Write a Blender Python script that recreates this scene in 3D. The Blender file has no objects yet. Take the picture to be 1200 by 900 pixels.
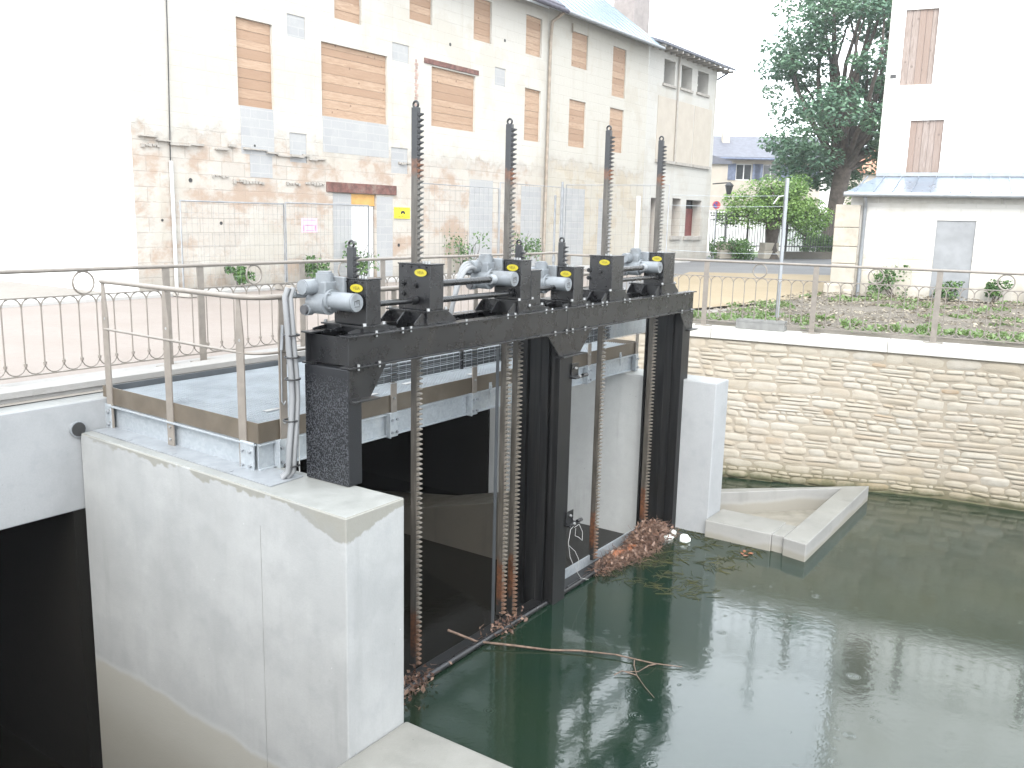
import bpy, math, random
from mathutils import Vector, Matrix, noise as mnoise
random.seed(11)
C = bpy.context.scene.collection
rnd = random.uniform
Vc = Vector
# ------------------------------------------------------------------ camera and frames of reference
F_PX, PITCH, ROLL, EYE = 1050.0, math.radians(10.47), math.radians(1.3), 1.7
_fw = Vc((0, math.cos(PITCH), -math.sin(PITCH))); _r0 = Vc((1, 0, 0)); _u0 = _r0.cross(_fw)
CAM_R = _r0 * math.cos(ROLL) + _u0 * math.sin(ROLL)
CAM_U = _u0 * math.cos(ROLL) - _r0 * math.sin(ROLL)
GO = Vc((-.78, 6.37, 0)); GU = Vc((.565, .8251, 0)).normalized(); GV = Vc((GU.y, -GU.x, 0))
def G(u, v, z):                      # gate frame: u along the gate, v towards the pool, z up (0 = walkway level)
    return GO + GU * u + GV * v + Vc((0, 0, z))
GROT = math.atan2(GU.y, GU.x)
Z = Vc((0, 0, 1))

# ------------------------------------------------------------------ mesh builder
class MB:
    def __init__(s): s.v = []; s.f = []; s.sm = []; s.c = []
    def add(s, vs, fs, smooth=False, c=.5):
        b = len(s.v); s.v += [Vc(p) for p in vs]
        for f in fs: s.f.append([b + i for i in f]); s.sm.append(smooth); s.c.append(c)
        return s
    def hexa(s, p, c=.5):
        return s.add(p, [(0, 3, 2, 1), (4, 5, 6, 7), (0, 1, 5, 4), (1, 2, 6, 5), (2, 3, 7, 6), (3, 0, 4, 7)], c=c)
    def gb(s, u0, u1, v0, v1, z0, z1, c=.5):
        return s.hexa([G(u0, v1, z0), G(u1, v1, z0), G(u1, v0, z0), G(u0, v0, z0), G(u0, v1, z1), G(u1, v1, z1), G(u1, v0, z1), G(u0, v0, z1)], c)
    def box(s, x0, x1, y0, y1, z0, z1, c=.5, M=None):
        p = [Vc(q) for q in ((x0, y0, z0), (x1, y0, z0), (x1, y1, z0), (x0, y1, z0), (x0, y0, z1), (x1, y0, z1), (x1, y1, z1), (x0, y1, z1))]
        if M is not None: p = [M @ q for q in p]
        return s.hexa(p, c)
    def bar(s, p, q, w, h, up=Z, w2=None, h2=None, c=.5):
        p, q = Vc(p), Vc(q); d = (q - p).normalized(); a = d.cross(up)
        if a.length < 1e-4: a = d.cross(Vc((1, 0, 0)))
        a.normalize(); b = a.cross(d).normalized(); w2 = w if w2 is None else w2; h2 = h if h2 is None else h2
        e = [p - a*w/2 - b*h/2, p + a*w/2 - b*h/2, p + a*w/2 + b*h/2, p - a*w/2 + b*h/2]
        g = [q - a*w2/2 - b*h2/2, q + a*w2/2 - b*h2/2, q + a*w2/2 + b*h2/2, q - a*w2/2 + b*h2/2]
        return s.hexa(e + g, c)
    def tube(s, pts, r, n=8, r2=None, caps=True, c=.5):
        pts = [Vc(p) for p in pts]; m = len(pts); rings = []; a = None
        for i, p in enumerate(pts):
            d = (pts[min(i+1, m-1)] - pts[max(i-1, 0)])
            if d.length < 1e-7: d = Vc((0, 0, 1))
            d.normalize()
            if a is None:
                a = d.cross(Z) if abs(d.z) < .9 else d.cross(Vc((1, 0, 0)))
            a = (a - d * a.dot(d)); a.normalize(); b = d.cross(a)
            rr = r if r2 is None else r + (r2 - r) * i / max(1, m - 1)
            if isinstance(r, (list, tuple)): rr = r[i]
            rings.append([p + (a * math.cos(t) + b * math.sin(t)) * rr for t in [2*math.pi*k/n for k in range(n)]])
        vs = [q for R in rings for q in R]
        fs = [(i*n+k, i*n+(k+1) % n, (i+1)*n+(k+1) % n, (i+1)*n+k) for i in range(m-1) for k in range(n)]
        s.add(vs, fs, True, c)
        if caps:
            s.add(rings[0], [list(range(n))[::-1]], c=c); s.add(rings[-1], [list(range(n))], c=c)
        return s
    def cyl(s, p, q, r, n=16, r2=None, c=.5): return s.tube([p, q], r, n, r2, c=c)
    def prism(s, poly, vec, c=.5):
        n = len(poly); poly = [Vc(p) for p in poly]; vec = Vc(vec)
        s.add(poly + [p + vec for p in poly], [list(range(n))[::-1], list(range(n, 2*n))] + [(i, (i+1) % n, n+(i+1) % n, n+i) for i in range(n)], c=c)
        return s
    def torus(s, cen, ax, R, r, n=20, m=6, a0=0, a1=2*math.pi, ref=None):
        ax = Vc(ax).normalized(); a = (Vc(ref) if ref else (ax.cross(Z) if abs(ax.z) < .9 else Vc((1, 0, 0)))); a = (a - ax * a.dot(ax)).normalized(); b = ax.cross(a)
        full = abs(a1 - a0) > 6.28
        pts = [Vc(cen) + (a * math.cos(t) + b * math.sin(t)) * R for t in [a0 + (a1 - a0) * k / n for k in range(n + 1)]]
        return s.tube(pts, r, m, caps=not full)
    def dome(s, cen, rx, ry, rz, n=12, m=6, M=None, full=False, c=.5):
        cen = Vc(cen); vs = []; lo = -math.pi/2 if full else 0
        for j in range(m + 1):
            t = lo + (math.pi/2 - lo) * j / m
            for k in range(n):
                p = Vc((rx*math.cos(t)*math.cos(2*math.pi*k/n), ry*math.cos(t)*math.sin(2*math.pi*k/n), rz*math.sin(t)))
                vs.append(cen + (M @ p if M else p))
        fs = [(j*n+k, j*n+(k+1) % n, (j+1)*n+(k+1) % n, (j+1)*n+k) for j in range(m) for k in range(n)]
        return s.add(vs, fs, True, c)
ROOTM = {}
def link(o): C.objects.link(o); return o
def setp(o, label=None, cat=None, group=None, kind=None):
    if label: o['label'] = label
    if cat: o['category'] = cat
    if group: o['group'] = group
    if kind: o['kind'] = kind
    return o
def thing(name, label, cat, base=(0, 0, 0), rotz=0.0, group=None, kind=None):
    o = bpy.data.objects.new(name, None); o.empty_display_size = .1; link(o)
    o.location = base; o.rotation_euler = (0, 0, rotz)
    ROOTM[o.name] = (Matrix.Translation(Vc(base)) @ Matrix.Rotation(rotz, 4, 'Z')).inverted()
    return setp(o, label, cat, group, kind)
def build(mb, name, mat, parent=None, bevel=0.0, local=False, origin=None, seg=2, label=None):
    """link the collected shapes as ONE mesh object; world coordinates unless local"""
    me = bpy.data.meshes.new(name)
    M = None
    if parent is not None:
        M = ROOTM.get(parent.name) if not local else None
    elif not local:
        if origin is None:
            xs = [p.x for p in mb.v]; ys = [p.y for p in mb.v]; zs = [p.z for p in mb.v]
            origin = Vc(((min(xs)+max(xs))/2, (min(ys)+max(ys))/2, min(zs)))
        M = Matrix.Translation(-Vc(origin))
    me.from_pydata([tuple(M @ p) if M is not None else tuple(p) for p in mb.v], [], mb.f)
    me.polygons.foreach_set('use_smooth', mb.sm)
    at = me.attributes.new('pv', 'FLOAT', 'FACE'); at.data.foreach_set('value', mb.c)
    me.update()
    if mat: me.materials.append(mat)
    o = bpy.data.objects.new(name, me); link(o)
    if parent is not None:
        o.parent = parent
        if parent.name in ROOTM: ROOTM[o.name] = ROOTM[parent.name]
    elif origin is not None: o.location = origin
    if bevel > 0:
        b = o.modifiers.new('bevel', 'BEVEL'); b.width = bevel; b.segments = seg; b.limit_method = 'ANGLE'; b.angle_limit = .6
        b.harden_normals = False
    if label: o['label'] = label
    return o
def inst(o, parent, loc, rotz=0):
    c = o.copy(); C.objects.link(c); c.parent = parent; c.location = loc; c.rotation_euler = (0, 0, rotz)
    return c
def copy_tree(o, parent=None):
    c = o.copy(); C.objects.link(c)
    if parent is not None: c.parent = parent
    for ch in list(o.children): copy_tree(ch, c)
    return c

# ------------------------------------------------------------------ materials
KA = 1.0
class NT:
    def __init__(s, name):
        s.k = KA
        s.m = bpy.data.materials.new(name); s.m.use_nodes = True; s.t = s.m.node_tree; s.t.nodes.clear()
        s.out = s.n('ShaderNodeOutputMaterial'); s.b = s.n('ShaderNodeBsdfPrincipled'); s.l(s.b.outputs[0], s.out.inputs[0])
        s.co = s.n('ShaderNodeTexCoord').outputs['Object']; s.geo = s.n('ShaderNodeNewGeometry').outputs['Position']
    def n(s, ty, **k):
        x = s.t.nodes.new(ty)
        for a, b in k.items(): setattr(x, a, b)
        return x
    def l(s, a, b): s.t.links.new(a, b)
    def put(s, inp, val):
        if hasattr(val, 'node'): s.l(val, inp)
        elif isinstance(val, (tuple, list)) and len(val) == 3 and inp.type == 'RGBA': inp.default_value = (*[x * s.k for x in val], 1)
        else: inp.default_value = val
    def noise(s, scale, detail=5, rough=.55, vec=None, sc=None, dist=0):
        x = s.n('ShaderNodeTexNoise'); x.inputs['Scale'].default_value = scale; x.inputs['Detail'].default_value = detail; x.inputs['Roughness'].default_value = rough; x.inputs['Distortion'].default_value = dist
        v = vec if vec is not None else s.co
        if sc: v = s.vmul(v, sc)
        s.l(v, x.inputs['Vector']); return x.outputs['Fac']
    def vmul(s, v, sc):
        m = s.n('ShaderNodeVectorMath', operation='MULTIPLY'); s.l(v, m.inputs[0]); m.inputs[1].default_value = sc; return m.outputs[0]
    def voro(s, scale, feature='F1', out='Distance', vec=None, sc=None, rand=1.0):
        x = s.n('ShaderNodeTexVoronoi', feature=feature); x.inputs['Scale'].default_value = scale; x.inputs['Randomness'].default_value = rand
        v = vec if vec is not None else s.co
        if sc: v = s.vmul(v, sc)
        s.l(v, x.inputs['Vector']); return x.outputs[out]
    def math(s, op, a, b=0.0, clamp=False):
        x = s.n('ShaderNodeMath', operation=op, use_clamp=clamp); s.put(x.inputs[0], a); s.put(x.inputs[1], b); return x.outputs[0]
    def step(s, v, lo, hi):
        x = s.n('ShaderNodeMapRange', interpolation_type='SMOOTHSTEP'); s.put(x.inputs['Value'], v); x.inputs['From Min'].default_value = lo; x.inputs['From Max'].default_value = hi; return x.outputs['Result']
    def mix(s, f, a, b, mode='MIX'):
        x = s.n('ShaderNodeMix', data_type='RGBA', blend_type=mode); s.put(x.inputs['Factor'], f); s.put(x.inputs['A'], a); s.put(x.inputs['B'], b); return x.outputs['Result']
    def ramp(s, f, stops):
        x = s.n('ShaderNodeValToRGB'); s.put(x.inputs[0], f); e = x.color_ramp.elements
        while len(e) < len(stops): e.new(.5)
        for i, (p, c) in enumerate(stops): e[i].position = p; e[i].color = (*[x * s.k for x in c], 1)
        return x.outputs[0]
    def sep(s, v, i):
        x = s.n('ShaderNodeSeparateXYZ'); s.l(v, x.inputs[0]); return x.outputs[i]
    def attr(s, nm='pv'):
        x = s.n('ShaderNodeAttribute'); x.attribute_name = nm; return x.outputs['Fac']
    def bump(s, h, strength=.3, dist=.01):
        x = s.n('ShaderNodeBump'); x.inputs['Strength'].default_value = strength; x.inputs['Distance'].default_value = dist; s.l(h, x.inputs['Height']); s.l(x.outputs[0], s.b.inputs['Normal']); return x
    def fin(s, col=None, rough=None, metal=None, spec=None):
        if col is not None: s.put(s.b.inputs['Base Color'], col)
        if rough is not None: s.put(s.b.inputs['Roughness'], rough)
        if metal is not None: s.put(s.b.inputs['Metallic'], metal)
        if spec is not None: s.put(s.b.inputs['Specular IOR Level'], spec)
        return s.m
def sc3(c, k): return tuple(x * k for x in c)
def simple(name, col, rough=.6, metal=0, var=.2, scale=6, bump=.0, bscale=80, dirt=None, dsc=2.5, spec=.5):
    t = NT(name); f = t.noise(scale, 6)
    c = t.mix(t.step(f, .3, .7), sc3(col, 1 - var), sc3(col, 1 + var))
    if dirt: c = t.mix(t.step(t.noise(dsc, 8, .65), .5, .72), c, dirt)
    rr = t.math('ADD', t.math('MULTIPLY', t.noise(scale * 2.3, 4), .25), rough - .12)
    if bump: t.bump(t.noise(bscale, 4), bump, .01)
    return t.fin(c, rr, metal, spec)
def concrete(name, base, wet_top=None, tide=None, streak=.5, soak=.72, spec=.5):
    t = NT(name); P = t.geo
    big = t.noise(.9, 6, .6, P); med = t.noise(5, 6, .6, P); fine = t.noise(60, 3, .6, P)
    st = t.noise(3.2, 5, .6, P, (1, 1, .12))
    c = t.mix(t.step(big, .35, .65), sc3(base, .9), sc3(base, 1.08))
    c = t.mix(t.math('MULTIPLY', t.step(med, .45, .75), .35), c, sc3((base[0]*.98, base[1], base[2]*1.03), .78))
    c = t.mix(t.math('MULTIPLY', t.step(st, .55, .78), streak), c, sc3(base, .62))
    c = t.mix(t.math('MULTIPLY', t.step(fine, .3, .75), .18), c, sc3(base, .7))
    pore = t.math('LESS_THAN', t.voro(9, vec=P), .045)
    pore = t.math('MULTIPLY', pore, t.step(t.noise(2, 3, .5, P), .5, .6))
    c = t.mix(t.math('MULTIPLY', pore, .6), c, sc3(base, .3))
    z = t.sep(P, 2); rough = .75
    nz = t.n('ShaderNodeNewGeometry').outputs['Normal']; flat = t.step(t.sep(nz, 2), .6, .9)      # rain-soaked flat tops
    soakm = t.math('MULTIPLY', flat, t.math('ADD', .75, t.math('MULTIPLY', t.step(med, .3, .7), .25)))
    if wet_top is not None:          # soaked upper rim, ragged lower border
        dx = t.n('ShaderNodeVectorMath', operation='DISTANCE'); t.l(P, dx.inputs[0]); dx.inputs[1].default_value = tuple(G(-.6, .0, -.36))
        near = t.math('MULTIPLY', t.step(dx.outputs['Value'], .75, .0), .17)
        zz = t.math('ADD', t.math('ADD', z, near), t.math('MULTIPLY', t.math('SUBTRACT', t.noise(3.4, 8, .66, P), .5), .34))
        w = t.math('MULTIPLY', t.step(zz, wet_top - .012, wet_top), t.math('LESS_THAN', z, -.3505))
        w = t.math('MULTIPLY', w, .75)
        c = t.mix(w, c, (base[0]*.62, base[1]*.585, base[2]*.49)); rough = t.math('SUBTRACT', .75, t.math('MULTIPLY', w, .4))
        # sheets of damp with paler dried margin
        d = t.math('ABSOLUTE', t.math('SUBTRACT', t.math('ADD', z, t.math('MULTIPLY', t.noise(1.6, 6, .6, P), .9)), -.32))
        c = t.mix(t.math('MULTIPLY', t.step(d, .14, .0), .2), c, sc3(base, 1.2))
        c = t.mix(t.math('MULTIPLY', t.step(t.noise(1.1, 7, .65, P), .48, .62), .34), c, (base[0]*.72, base[1]*.73, base[2]*.74))
        c = t.mix(t.math('MULTIPLY', t.step(t.noise(14, 4, .6, P, (1, 1, .1)), .5, .75), .2), c, sc3(base, .75))
        c = t.mix(t.math('MULTIPLY', t.step(t.voro(5, vec=P), .035, .02), .8), c, sc3(base, 1.5))
    if tide is not None:
        zz = t.math('ADD', z, t.math('MULTIPLY', t.math('SUBTRACT', t.noise(1.3, 5, .55, P), .5), .22))
        c = t.mix(t.math('MULTIPLY', t.step(zz, tide + .02, tide - .03), .85), c, (base[0]*.92, base[1]*.87, base[2]*.77))
        c = t.mix(t.math('MULTIPLY', t.step(t.math('ABSOLUTE', t.math('SUBTRACT', zz, tide)), .05, .0), .5), c, sc3(base, 1.15))
        c = t.mix(t.math('MULTIPLY', t.step(zz, tide - .2, tide - .75), .5), c, (base[0]*.72, base[1]*.66, base[2]*.55))
    c = t.mix(soakm, c, t.mix(1.0, c, (soak / t.k, soak / t.k, soak * .95 / t.k), 'MULTIPLY'))
    rough = t.math('SUBTRACT', rough, t.math('MULTIPLY', soakm, .35))
    h = t.math('ADD', t.math('MULTIPLY', fine, .4), med)
    t.bump(h, .25, .012)
    return t.fin(c, rough, 0, spec)
M = {}
KA = .60          # everything here is soaked by rain: wet stone, render and wood are darker than dry
M['concrete'] = concrete('pier_concrete', (.415, .422, .415), wet_top=-.37, tide=-2.56)
M['concrete_plain'] = concrete('plain_concrete', (.39, .40, .405), streak=.35)
M['concrete_grey'] = concrete('abutment_concrete', (.60, .61, .595), streak=.8)
M['concrete_ledge'] = concrete('ledge_concrete', (.34, .335, .315), streak=.6, tide=-2.32)
M['concrete_shade'] = concrete('culvert_shade_concrete', (.012, .011, .009), streak=.4, spec=.08)  # near-black: the darkness under the bridge is put into this colour
M['joint'] = simple('joint_grout', (.27, .27, .26), .85)  # plain grey grout colour for the formwork joint
M['silt'] = simple('wet_silt', (.27, .25, .205), .4, var=.15)
M['block_grey'] = simple('weathered_block', (.22, .22, .21), .85, var=.15, scale=9)
M['concrete_dim'] = concrete('dark_brown_concrete', (.10, .087, .066), streak=.6)  # dark brown concrete of the ramp and the fence plinth
M['coping'] = simple('coping_stone', (.62, .60, .55), .7, var=.07, scale=9, bump=.15)
KA = 1.0
def black_steel():
    t = NT('black_painted_steel'); P = t.geo
    drip = t.noise(34, 4, .6, P, (1, 1, .05))
    c = t.mix(t.step(t.noise(3, 5, .6, P), .35, .7), (.0050, .0052, .0062), (.0085, .0085, .0088))
    c = t.mix(t.math('MULTIPLY', t.step(drip, .62, .8), .22), c, (.035, .035, .034))
    c = t.mix(t.math('MULTIPLY', t.step(t.noise(2.2, 9, .7, P), .55, .75), .5), c, (.022, .020, .0175))
    r = t.math('ADD', .1, t.math('MULTIPLY', t.noise(6, 6, .65, P), .38))
    t.bump(t.noise(3.5, 3, .5, P), .08, .02)
    return t.fin(c, r, 0, .5)
M['black'] = black_steel()
def speckled():
    t = NT('speckled_wet_paint'); P = t.geo
    sp = t.noise(85, 3, .6, P); z = t.sep(P, 2)
    m = t.math('MULTIPLY', t.step(sp, .5, .62), t.step(z, .55, .3))
    nx = t.n('ShaderNodeVectorMath', operation='DOT_PRODUCT'); t.l(t.n('ShaderNodeNewGeometry').outputs['True Normal'], nx.inputs[0]); nx.inputs[1].default_value = tuple(-GU)
    m = t.math('MULTIPLY', m, t.step(nx.outputs['Value'], .5, .9))
    c = t.mix(m, (.006, .0065, .008), (.040, .042, .048))
    t.bump(sp, .5, .008)
    return t.fin(c, t.math('ADD', .24, t.math('MULTIPLY', m, .3)), 0, .4)
M['speckle'] = speckled()
def brushed_dark():
    t = NT('weathered_dark_steel'); P = t.geo
    f = t.noise(30, 5, .6, P, (1, 1, .05)); g = t.noise(3, 5, .6, P)
    c = t.mix(t.step(f, .35, .7), (.0035, .0036, .004), (.012, .0118, .0115)); c = t.mix(t.math('MULTIPLY', t.step(g, .5, .7), .5), c, (.008, .0072, .006))
    return t.fin(c, t.math('ADD', .28, t.math('MULTIPLY', f, .3)), 0, .3)
M['dark'] = brushed_dark()
KA = .62
M['taupe'] = simple('taupe_paint', (.235, .207, .177), .38, var=.1, scale=12, bump=.03)
M['toe'] = simple('taupe_kickplate', (.115, .092, .066), .38, var=.15, scale=5, dirt=(.14, .12, .095))
def galv():
    t = NT('galvanised_steel'); P = t.geo
    v = t.voro(38, out='Color', vec=P); f = t.noise(3.5, 6, .6, P)
    c = t.mix(t.sep(v, 0), (.50, .545, .58), (.60, .64, .67)); c = t.mix(t.math('MULTIPLY', t.step(f, .5, .72), .5), c, (.66, .66, .635))
    return t.fin(c, t.math('ADD', .3, t.math('MULTIPLY', t.sep(v, 1), .2)), .55)
M['galv'] = galv()
M['wire'] = simple('dull_fence_wire', (.30, .31, .32), .5, .2)
M['grating'] = simple('grating_steel', (.56, .61, .65), .4, .4, var=.1, scale=4)
M['motor'] = simple('light_grey_enamel', (.215, .235, .252), .38, var=.09, scale=14, bump=.03, dirt=(.135, .14, .14), dsc=5)
M['knob'] = simple('dark_grey_plastic', (.07, .07, .075), .4)
M['conduit'] = simple('grey_conduit', (.24, .245, .25), .42, var=.06)
M['conduit_dark'] = simple('slate_conduit', (.075, .083, .09), .4, var=.12)
M['cabletie'] = simple('black_cable_tie', (.015, .015, .016), .5)
M['green'] = simple('green_earth_wire', (.03, .28, .06), .5)
M['yellow'] = simple('yellow_badge', (.44, .37, .012), .35, var=.03)
M['badgetext'] = simple('badge_lettering', (.16, .13, .01), .5)
M['sign_yellow'] = simple('yellow_sign', (.95, .84, .03), .5, var=.03)
M['ink'] = simple('dark_ink', (.03, .03, .03), .5)
M['bolt'] = simple('zinc_bolt', (.45, .46, .46), .35, .5)
KA = .8
def rackmat(name, tall):
    t = NT(name); P = t.geo; z = t.sep(t.co, 2); wz = t.sep(P, 2); n = t.noise(16, 5, .65, P)
    zz = t.math('ADD', z, t.math('MULTIPLY', t.math('SUBTRACT', n, .5), .14))
    wz2 = t.math('ADD', wz, t.math('MULTIPLY', t.math('SUBTRACT', t.noise(7, 5, .65, P), .5), .5))
    steel = t.mix(t.step(t.noise(40, 4, .6, P, (1, 1, .1)), .35, .7), (.042, .037, .030), (.082, .073, .062))
    rust = t.mix(t.step(t.noise(30, 5, .6, P), .35, .65), (.045, .015, .006), (.13, .05, .02))
    if tall:
        c = t.mix(t.math('MULTIPLY', t.step(zz, -.56, -.47), .75), steel, rust)
        c = t.mix(t.step(zz, -.43, -.40), c, (.017, .018, .02))
    else:
        c = t.mix(t.step(zz, -.62, -.55), steel, (.017, .018, .02))
    c = t.mix(t.math('MULTIPLY', t.step(wz2, -1.72, -1.82), .85), c, rust)
    c = t.mix(t.step(wz2, -2.12, -2.2), c, (.015, .015, .014))
    return t.fin(c, .42, .0)
M['rack'] = rackmat('rack_steel_with_black_top', True); M['rack_short'] = rackmat('rack_steel_black', False)
def toothmat(name, tall):
    t = NT(name); z = t.sep(t.co, 2); wz = t.sep(t.geo, 2); n = t.noise(20, 4, .6, t.geo)
    zz = t.math('ADD', z, t.math('MULTIPLY', t.math('SUBTRACT', n, .5), .12))
    lo = (.23, .205, .17)
    c = t.mix(t.step(n, .35, .65), sc3(lo, .7), lo)
    if tall:
        c = t.mix(t.step(wz, 0.2, .6), c, (.10, .095, .085))
        c = t.mix(t.step(zz, -.60, -.5), c, (.11, .04, .015))
        c = t.mix(t.step(zz, -.43, -.40), c, (.02, .02, .022))
    else: c = t.mix(t.step(wz, .2, .6), c, (.02, .02, .022))
    c = t.mix(t.math('MULTIPLY', t.step(t.math('ADD', wz, n), -1.35, -1.5), .6), c, (.2, .085, .04))
    return t.fin(c, .35, .3)
M['tooth'] = toothmat('rack_teeth_steel', True); M['tooth_short'] = toothmat('rack_teeth_black', False)
KA = .8
def water(name, deep, var, rain=1.0, spec=1.0):
    t = NT(name); P = t.geo
    c = t.mix(t.step(t.noise(.55, 4, .6, P), .35, .65), deep, var)
    x = t.n('ShaderNodeTexVoronoi', feature='F1'); x.inputs['Scale'].default_value = 3.4; t.l(P, x.inputs['Vector'])
    d = x.outputs['Distance']; q = t.sep(x.outputs['Color'], 0)
    ring = t.math('MULTIPLY', t.math('SINE', t.math('MULTIPLY', d, 95.0)), t.step(d, .30, .03))
    ring = t.math('MULTIPLY', ring, t.math('GREATER_THAN', q, .45))
    x2 = t.n('ShaderNodeTexVoronoi', feature='F1'); x2.inputs['Scale'].default_value = 7.7; t.l(t.vmul(P, (1.03, .97, 1)), x2.inputs['Vector'])
    r2 = t.math('MULTIPLY', t.math('SINE', t.math('MULTIPLY', x2.outputs['Distance'], 60.0)), t.step(x2.outputs['Distance'], .3, .02))
    r2 = t.math('MULTIPLY', r2, t.math('GREATER_THAN', t.sep(x2.outputs['Color'], 1), .6))
    h = t.math('ADD', t.math('MULTIPLY', ring, .14 * rain), t.math('MULTIPLY', t.noise(9, 3, .5, P), .45))
    h = t.math('ADD', h, t.math('MULTIPLY', t.noise(26, 2, .5, P), .12)); h = t.math('ADD', h, t.math('MULTIPLY', r2, .12 * rain))
    t.bump(h, .13, .02)
    t.b.inputs['IOR'].default_value = 1.45
    return t.fin(c, .085, 0, spec)
M['water'] = water('pool_water', (.0045, .016, .010), (.010, .021, .0115))
M['water_dark'] = water('culvert_water', (.006, .0055, .004), (.008, .007, .005), .5, .3)
KA = .46
def stone():
    t = NT('limestone_rubble'); P = t.geo; pv = t.attr()
    c = t.ramp(pv, [(0, (.45, .395, .305)), (.2, (.50, .45, .36)), (.5, (.54, .495, .405)), (.8, (.50, .465, .395)), (.95, (.46, .395, .30)), (1, (.42, .31, .20))])
    n = t.noise(9, 6, .65, P)
    c = t.mix(t.math('MULTIPLY', t.step(n, .4, .75), .55), c, (.42, .36, .28))
    c = t.mix(t.math('MULTIPLY', t.step(t.noise(1.1, 5, .6, P), .45, .68), .3), c, (.62, .59, .54))
    c = t.mix(t.math('MULTIPLY', t.step(t.noise(.7, 6, .65, P, (1, 1, 1.8)), .48, .66), .5), c, (.47, .375, .26))
    z = t.math('ADD', t.sep(P, 2), t.math('MULTIPLY', t.math('SUBTRACT', t.noise(3, 5, .6, P), .5), .35))
    c = t.mix(t.math('MULTIPLY', t.step(z, -1.95, -2.3), .55), c, (.30, .25, .14))
    c = t.mix(t.math('MULTIPLY', t.step(z, -2.24, -2.38), .9), c, (.07, .075, .02))
    t.bump(t.noise(45, 6, .65, P), .5, .012)
    return t.fin(c, .85)
M['stone'] = stone()
def mortar():
    t = NT('lime_mortar'); P = t.geo
    c = t.mix(t.step(t.noise(4, 6, .6, P), .3, .7), (.38, .325, .245), (.47, .41, .325))
    z = t.math('ADD', t.sep(P, 2), t.math('MULTIPLY', t.math('SUBTRACT', t.noise(3, 5, .6, P), .5), .35))
    c = t.mix(t.math('MULTIPLY', t.step(z, -2.0, -2.35), .8), c, (.12, .105, .04))
    t.bump(t.noise(60, 5, .6, P), .5, .01)
    return t.fin(c, .9)
M['mortar'] = mortar()
KA = .555
def facade(name, zsplit, upper, lower, pink, amount=1.0):
    """old render flaking off squared limestone; local x along the front, z up"""
    t = NT(name); o = t.co; z = t.sep(o, 2); x = t.sep(o, 0)
    cmb = t.n('ShaderNodeCombineXYZ'); t.l(x, cmb.inputs[0]); t.l(z, cmb.inputs[1])
    br = t.n('ShaderNodeTexBrick'); t.l(cmb.outputs[0], br.inputs['Vector'])
    br.inputs['Scale'].default_value = 1.0; br.inputs['Brick Width'].default_value = .62; br.inputs['Row Height'].default_value = .31; br.inputs['Mortar Size'].default_value = .012; br.inputs['Mortar Smooth'].default_value = .3
    br.inputs['Color1'].default_value = (*sc3(lower, .93*t.k), 1); br.inputs['Color2'].default_value = (*sc3(lower, 1.05*t.k), 1); br.inputs['Mortar'].default_value = (*sc3(lower, .78*t.k), 1)
    n1 = t.noise(.55, 8, .62); n2 = t.noise(1.7, 8, .65); n3 = t.noise(7, 6, .6)
    stonec = t.mix(t.math('MULTIPLY', t.step(t.noise(.8, 8, .68, None, (1, 1, 1.6)), .46, .60), .9 * amount), br.outputs['Color'], pink)
    stonec = t.mix(t.math('MULTIPLY', t.step(n3, .5, .75), .3), stonec, sc3(lower, .66))
    zz = t.math('ADD', z, t.math('MULTIPLY', t.math('SUBTRACT', n2, .5), 1.7))
    up = t.step(zz, zsplit - .16, zsplit + .12)
    plast = t.mix(t.math('MULTIPLY', t.math('SUBTRACT', 1.0, t.step(br.outputs['Fac'], 0.0, .4)), .0), upper, upper)
    plast = t.mix(t.math('MULTIPLY', br.outputs['Fac'], t.math('MULTIPLY', t.step(n2, .45, .6), .24)), plast, sc3(upper, .7))
    plast = t.mix(t.math('MULTIPLY', t.step(n1, .5, .6), .45), plast, (upper[0]*.86, upper[1]*.83, upper[2]*.76))
    plast = t.mix(t.math('MULTIPLY', t.step(t.noise(2.4, 6, .6, None, (1, 1, .08)), .52, .8), .4), plast, (upper[0]*.66, upper[1]*.62, upper[2]*.53))
    rim = t.math('MULTIPLY', t.step(t.math('ABSOLUTE', t.math('SUBTRACT', zz, zsplit)), .30, .0), .28)
    patch = t.step(n1, .49, .56)                 # islands of surviving render lower down
    up2 = t.math('MAXIMUM', up, t.math('MULTIPLY', patch, .75))
    c = t.mix(up2, stonec, plast); c = t.mix(rim, c, (.42, .39, .35))
    low = t.step(t.math('ADD', z, t.math('MULTIPLY', n2, .8)), 1.1, .4)
    c = t.mix(t.math('MULTIPLY', low, .5), c, (.34, .31, .26))
    h = t.math('ADD', t.math('MULTIPLY', up2, .6), t.math('MULTIPLY', n3, .5)); h = t.math('ADD', h, t.math('MULTIPLY', br.outputs['Fac'], -.35))
    t.bump(h, .5, .03)
    return t.fin(c, .88)
M['facade'] = facade('flaking_facade', 3.35, (.66, .63, .57), (.61, .56, .495), (.49, .365, .275))
M['facade_mid'] = facade('pale_facade', 3.6, (.63, .60, .535), (.60, .535, .43), (.54, .47, .365), .9)
M['facade_far'] = facade('far_facade', 2.2, (.63, .61, .565), (.60, .57, .51), (.54, .49, .42), .7)
KA = .9
M['endwall'] = simple('white_render', (.80, .80, .79), .85, var=.05, scale=1.2, dirt=(.50, .49, .455), dsc=.6, bump=.15, bscale=14)
KA = .68
M['white_wall'] = facade('old_white_wall', 1.0, (.66, .64, .60), (.56, .52, .44), (.50, .44, .35), .5)
KA = 1.0
M['upper_wall'] = simple('white_weathered_wall', (.78, .775, .755), .85, var=.05, scale=1.5, dirt=(.50, .475, .42), dsc=.8, bump=.15, bscale=12)
KA = .6
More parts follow.
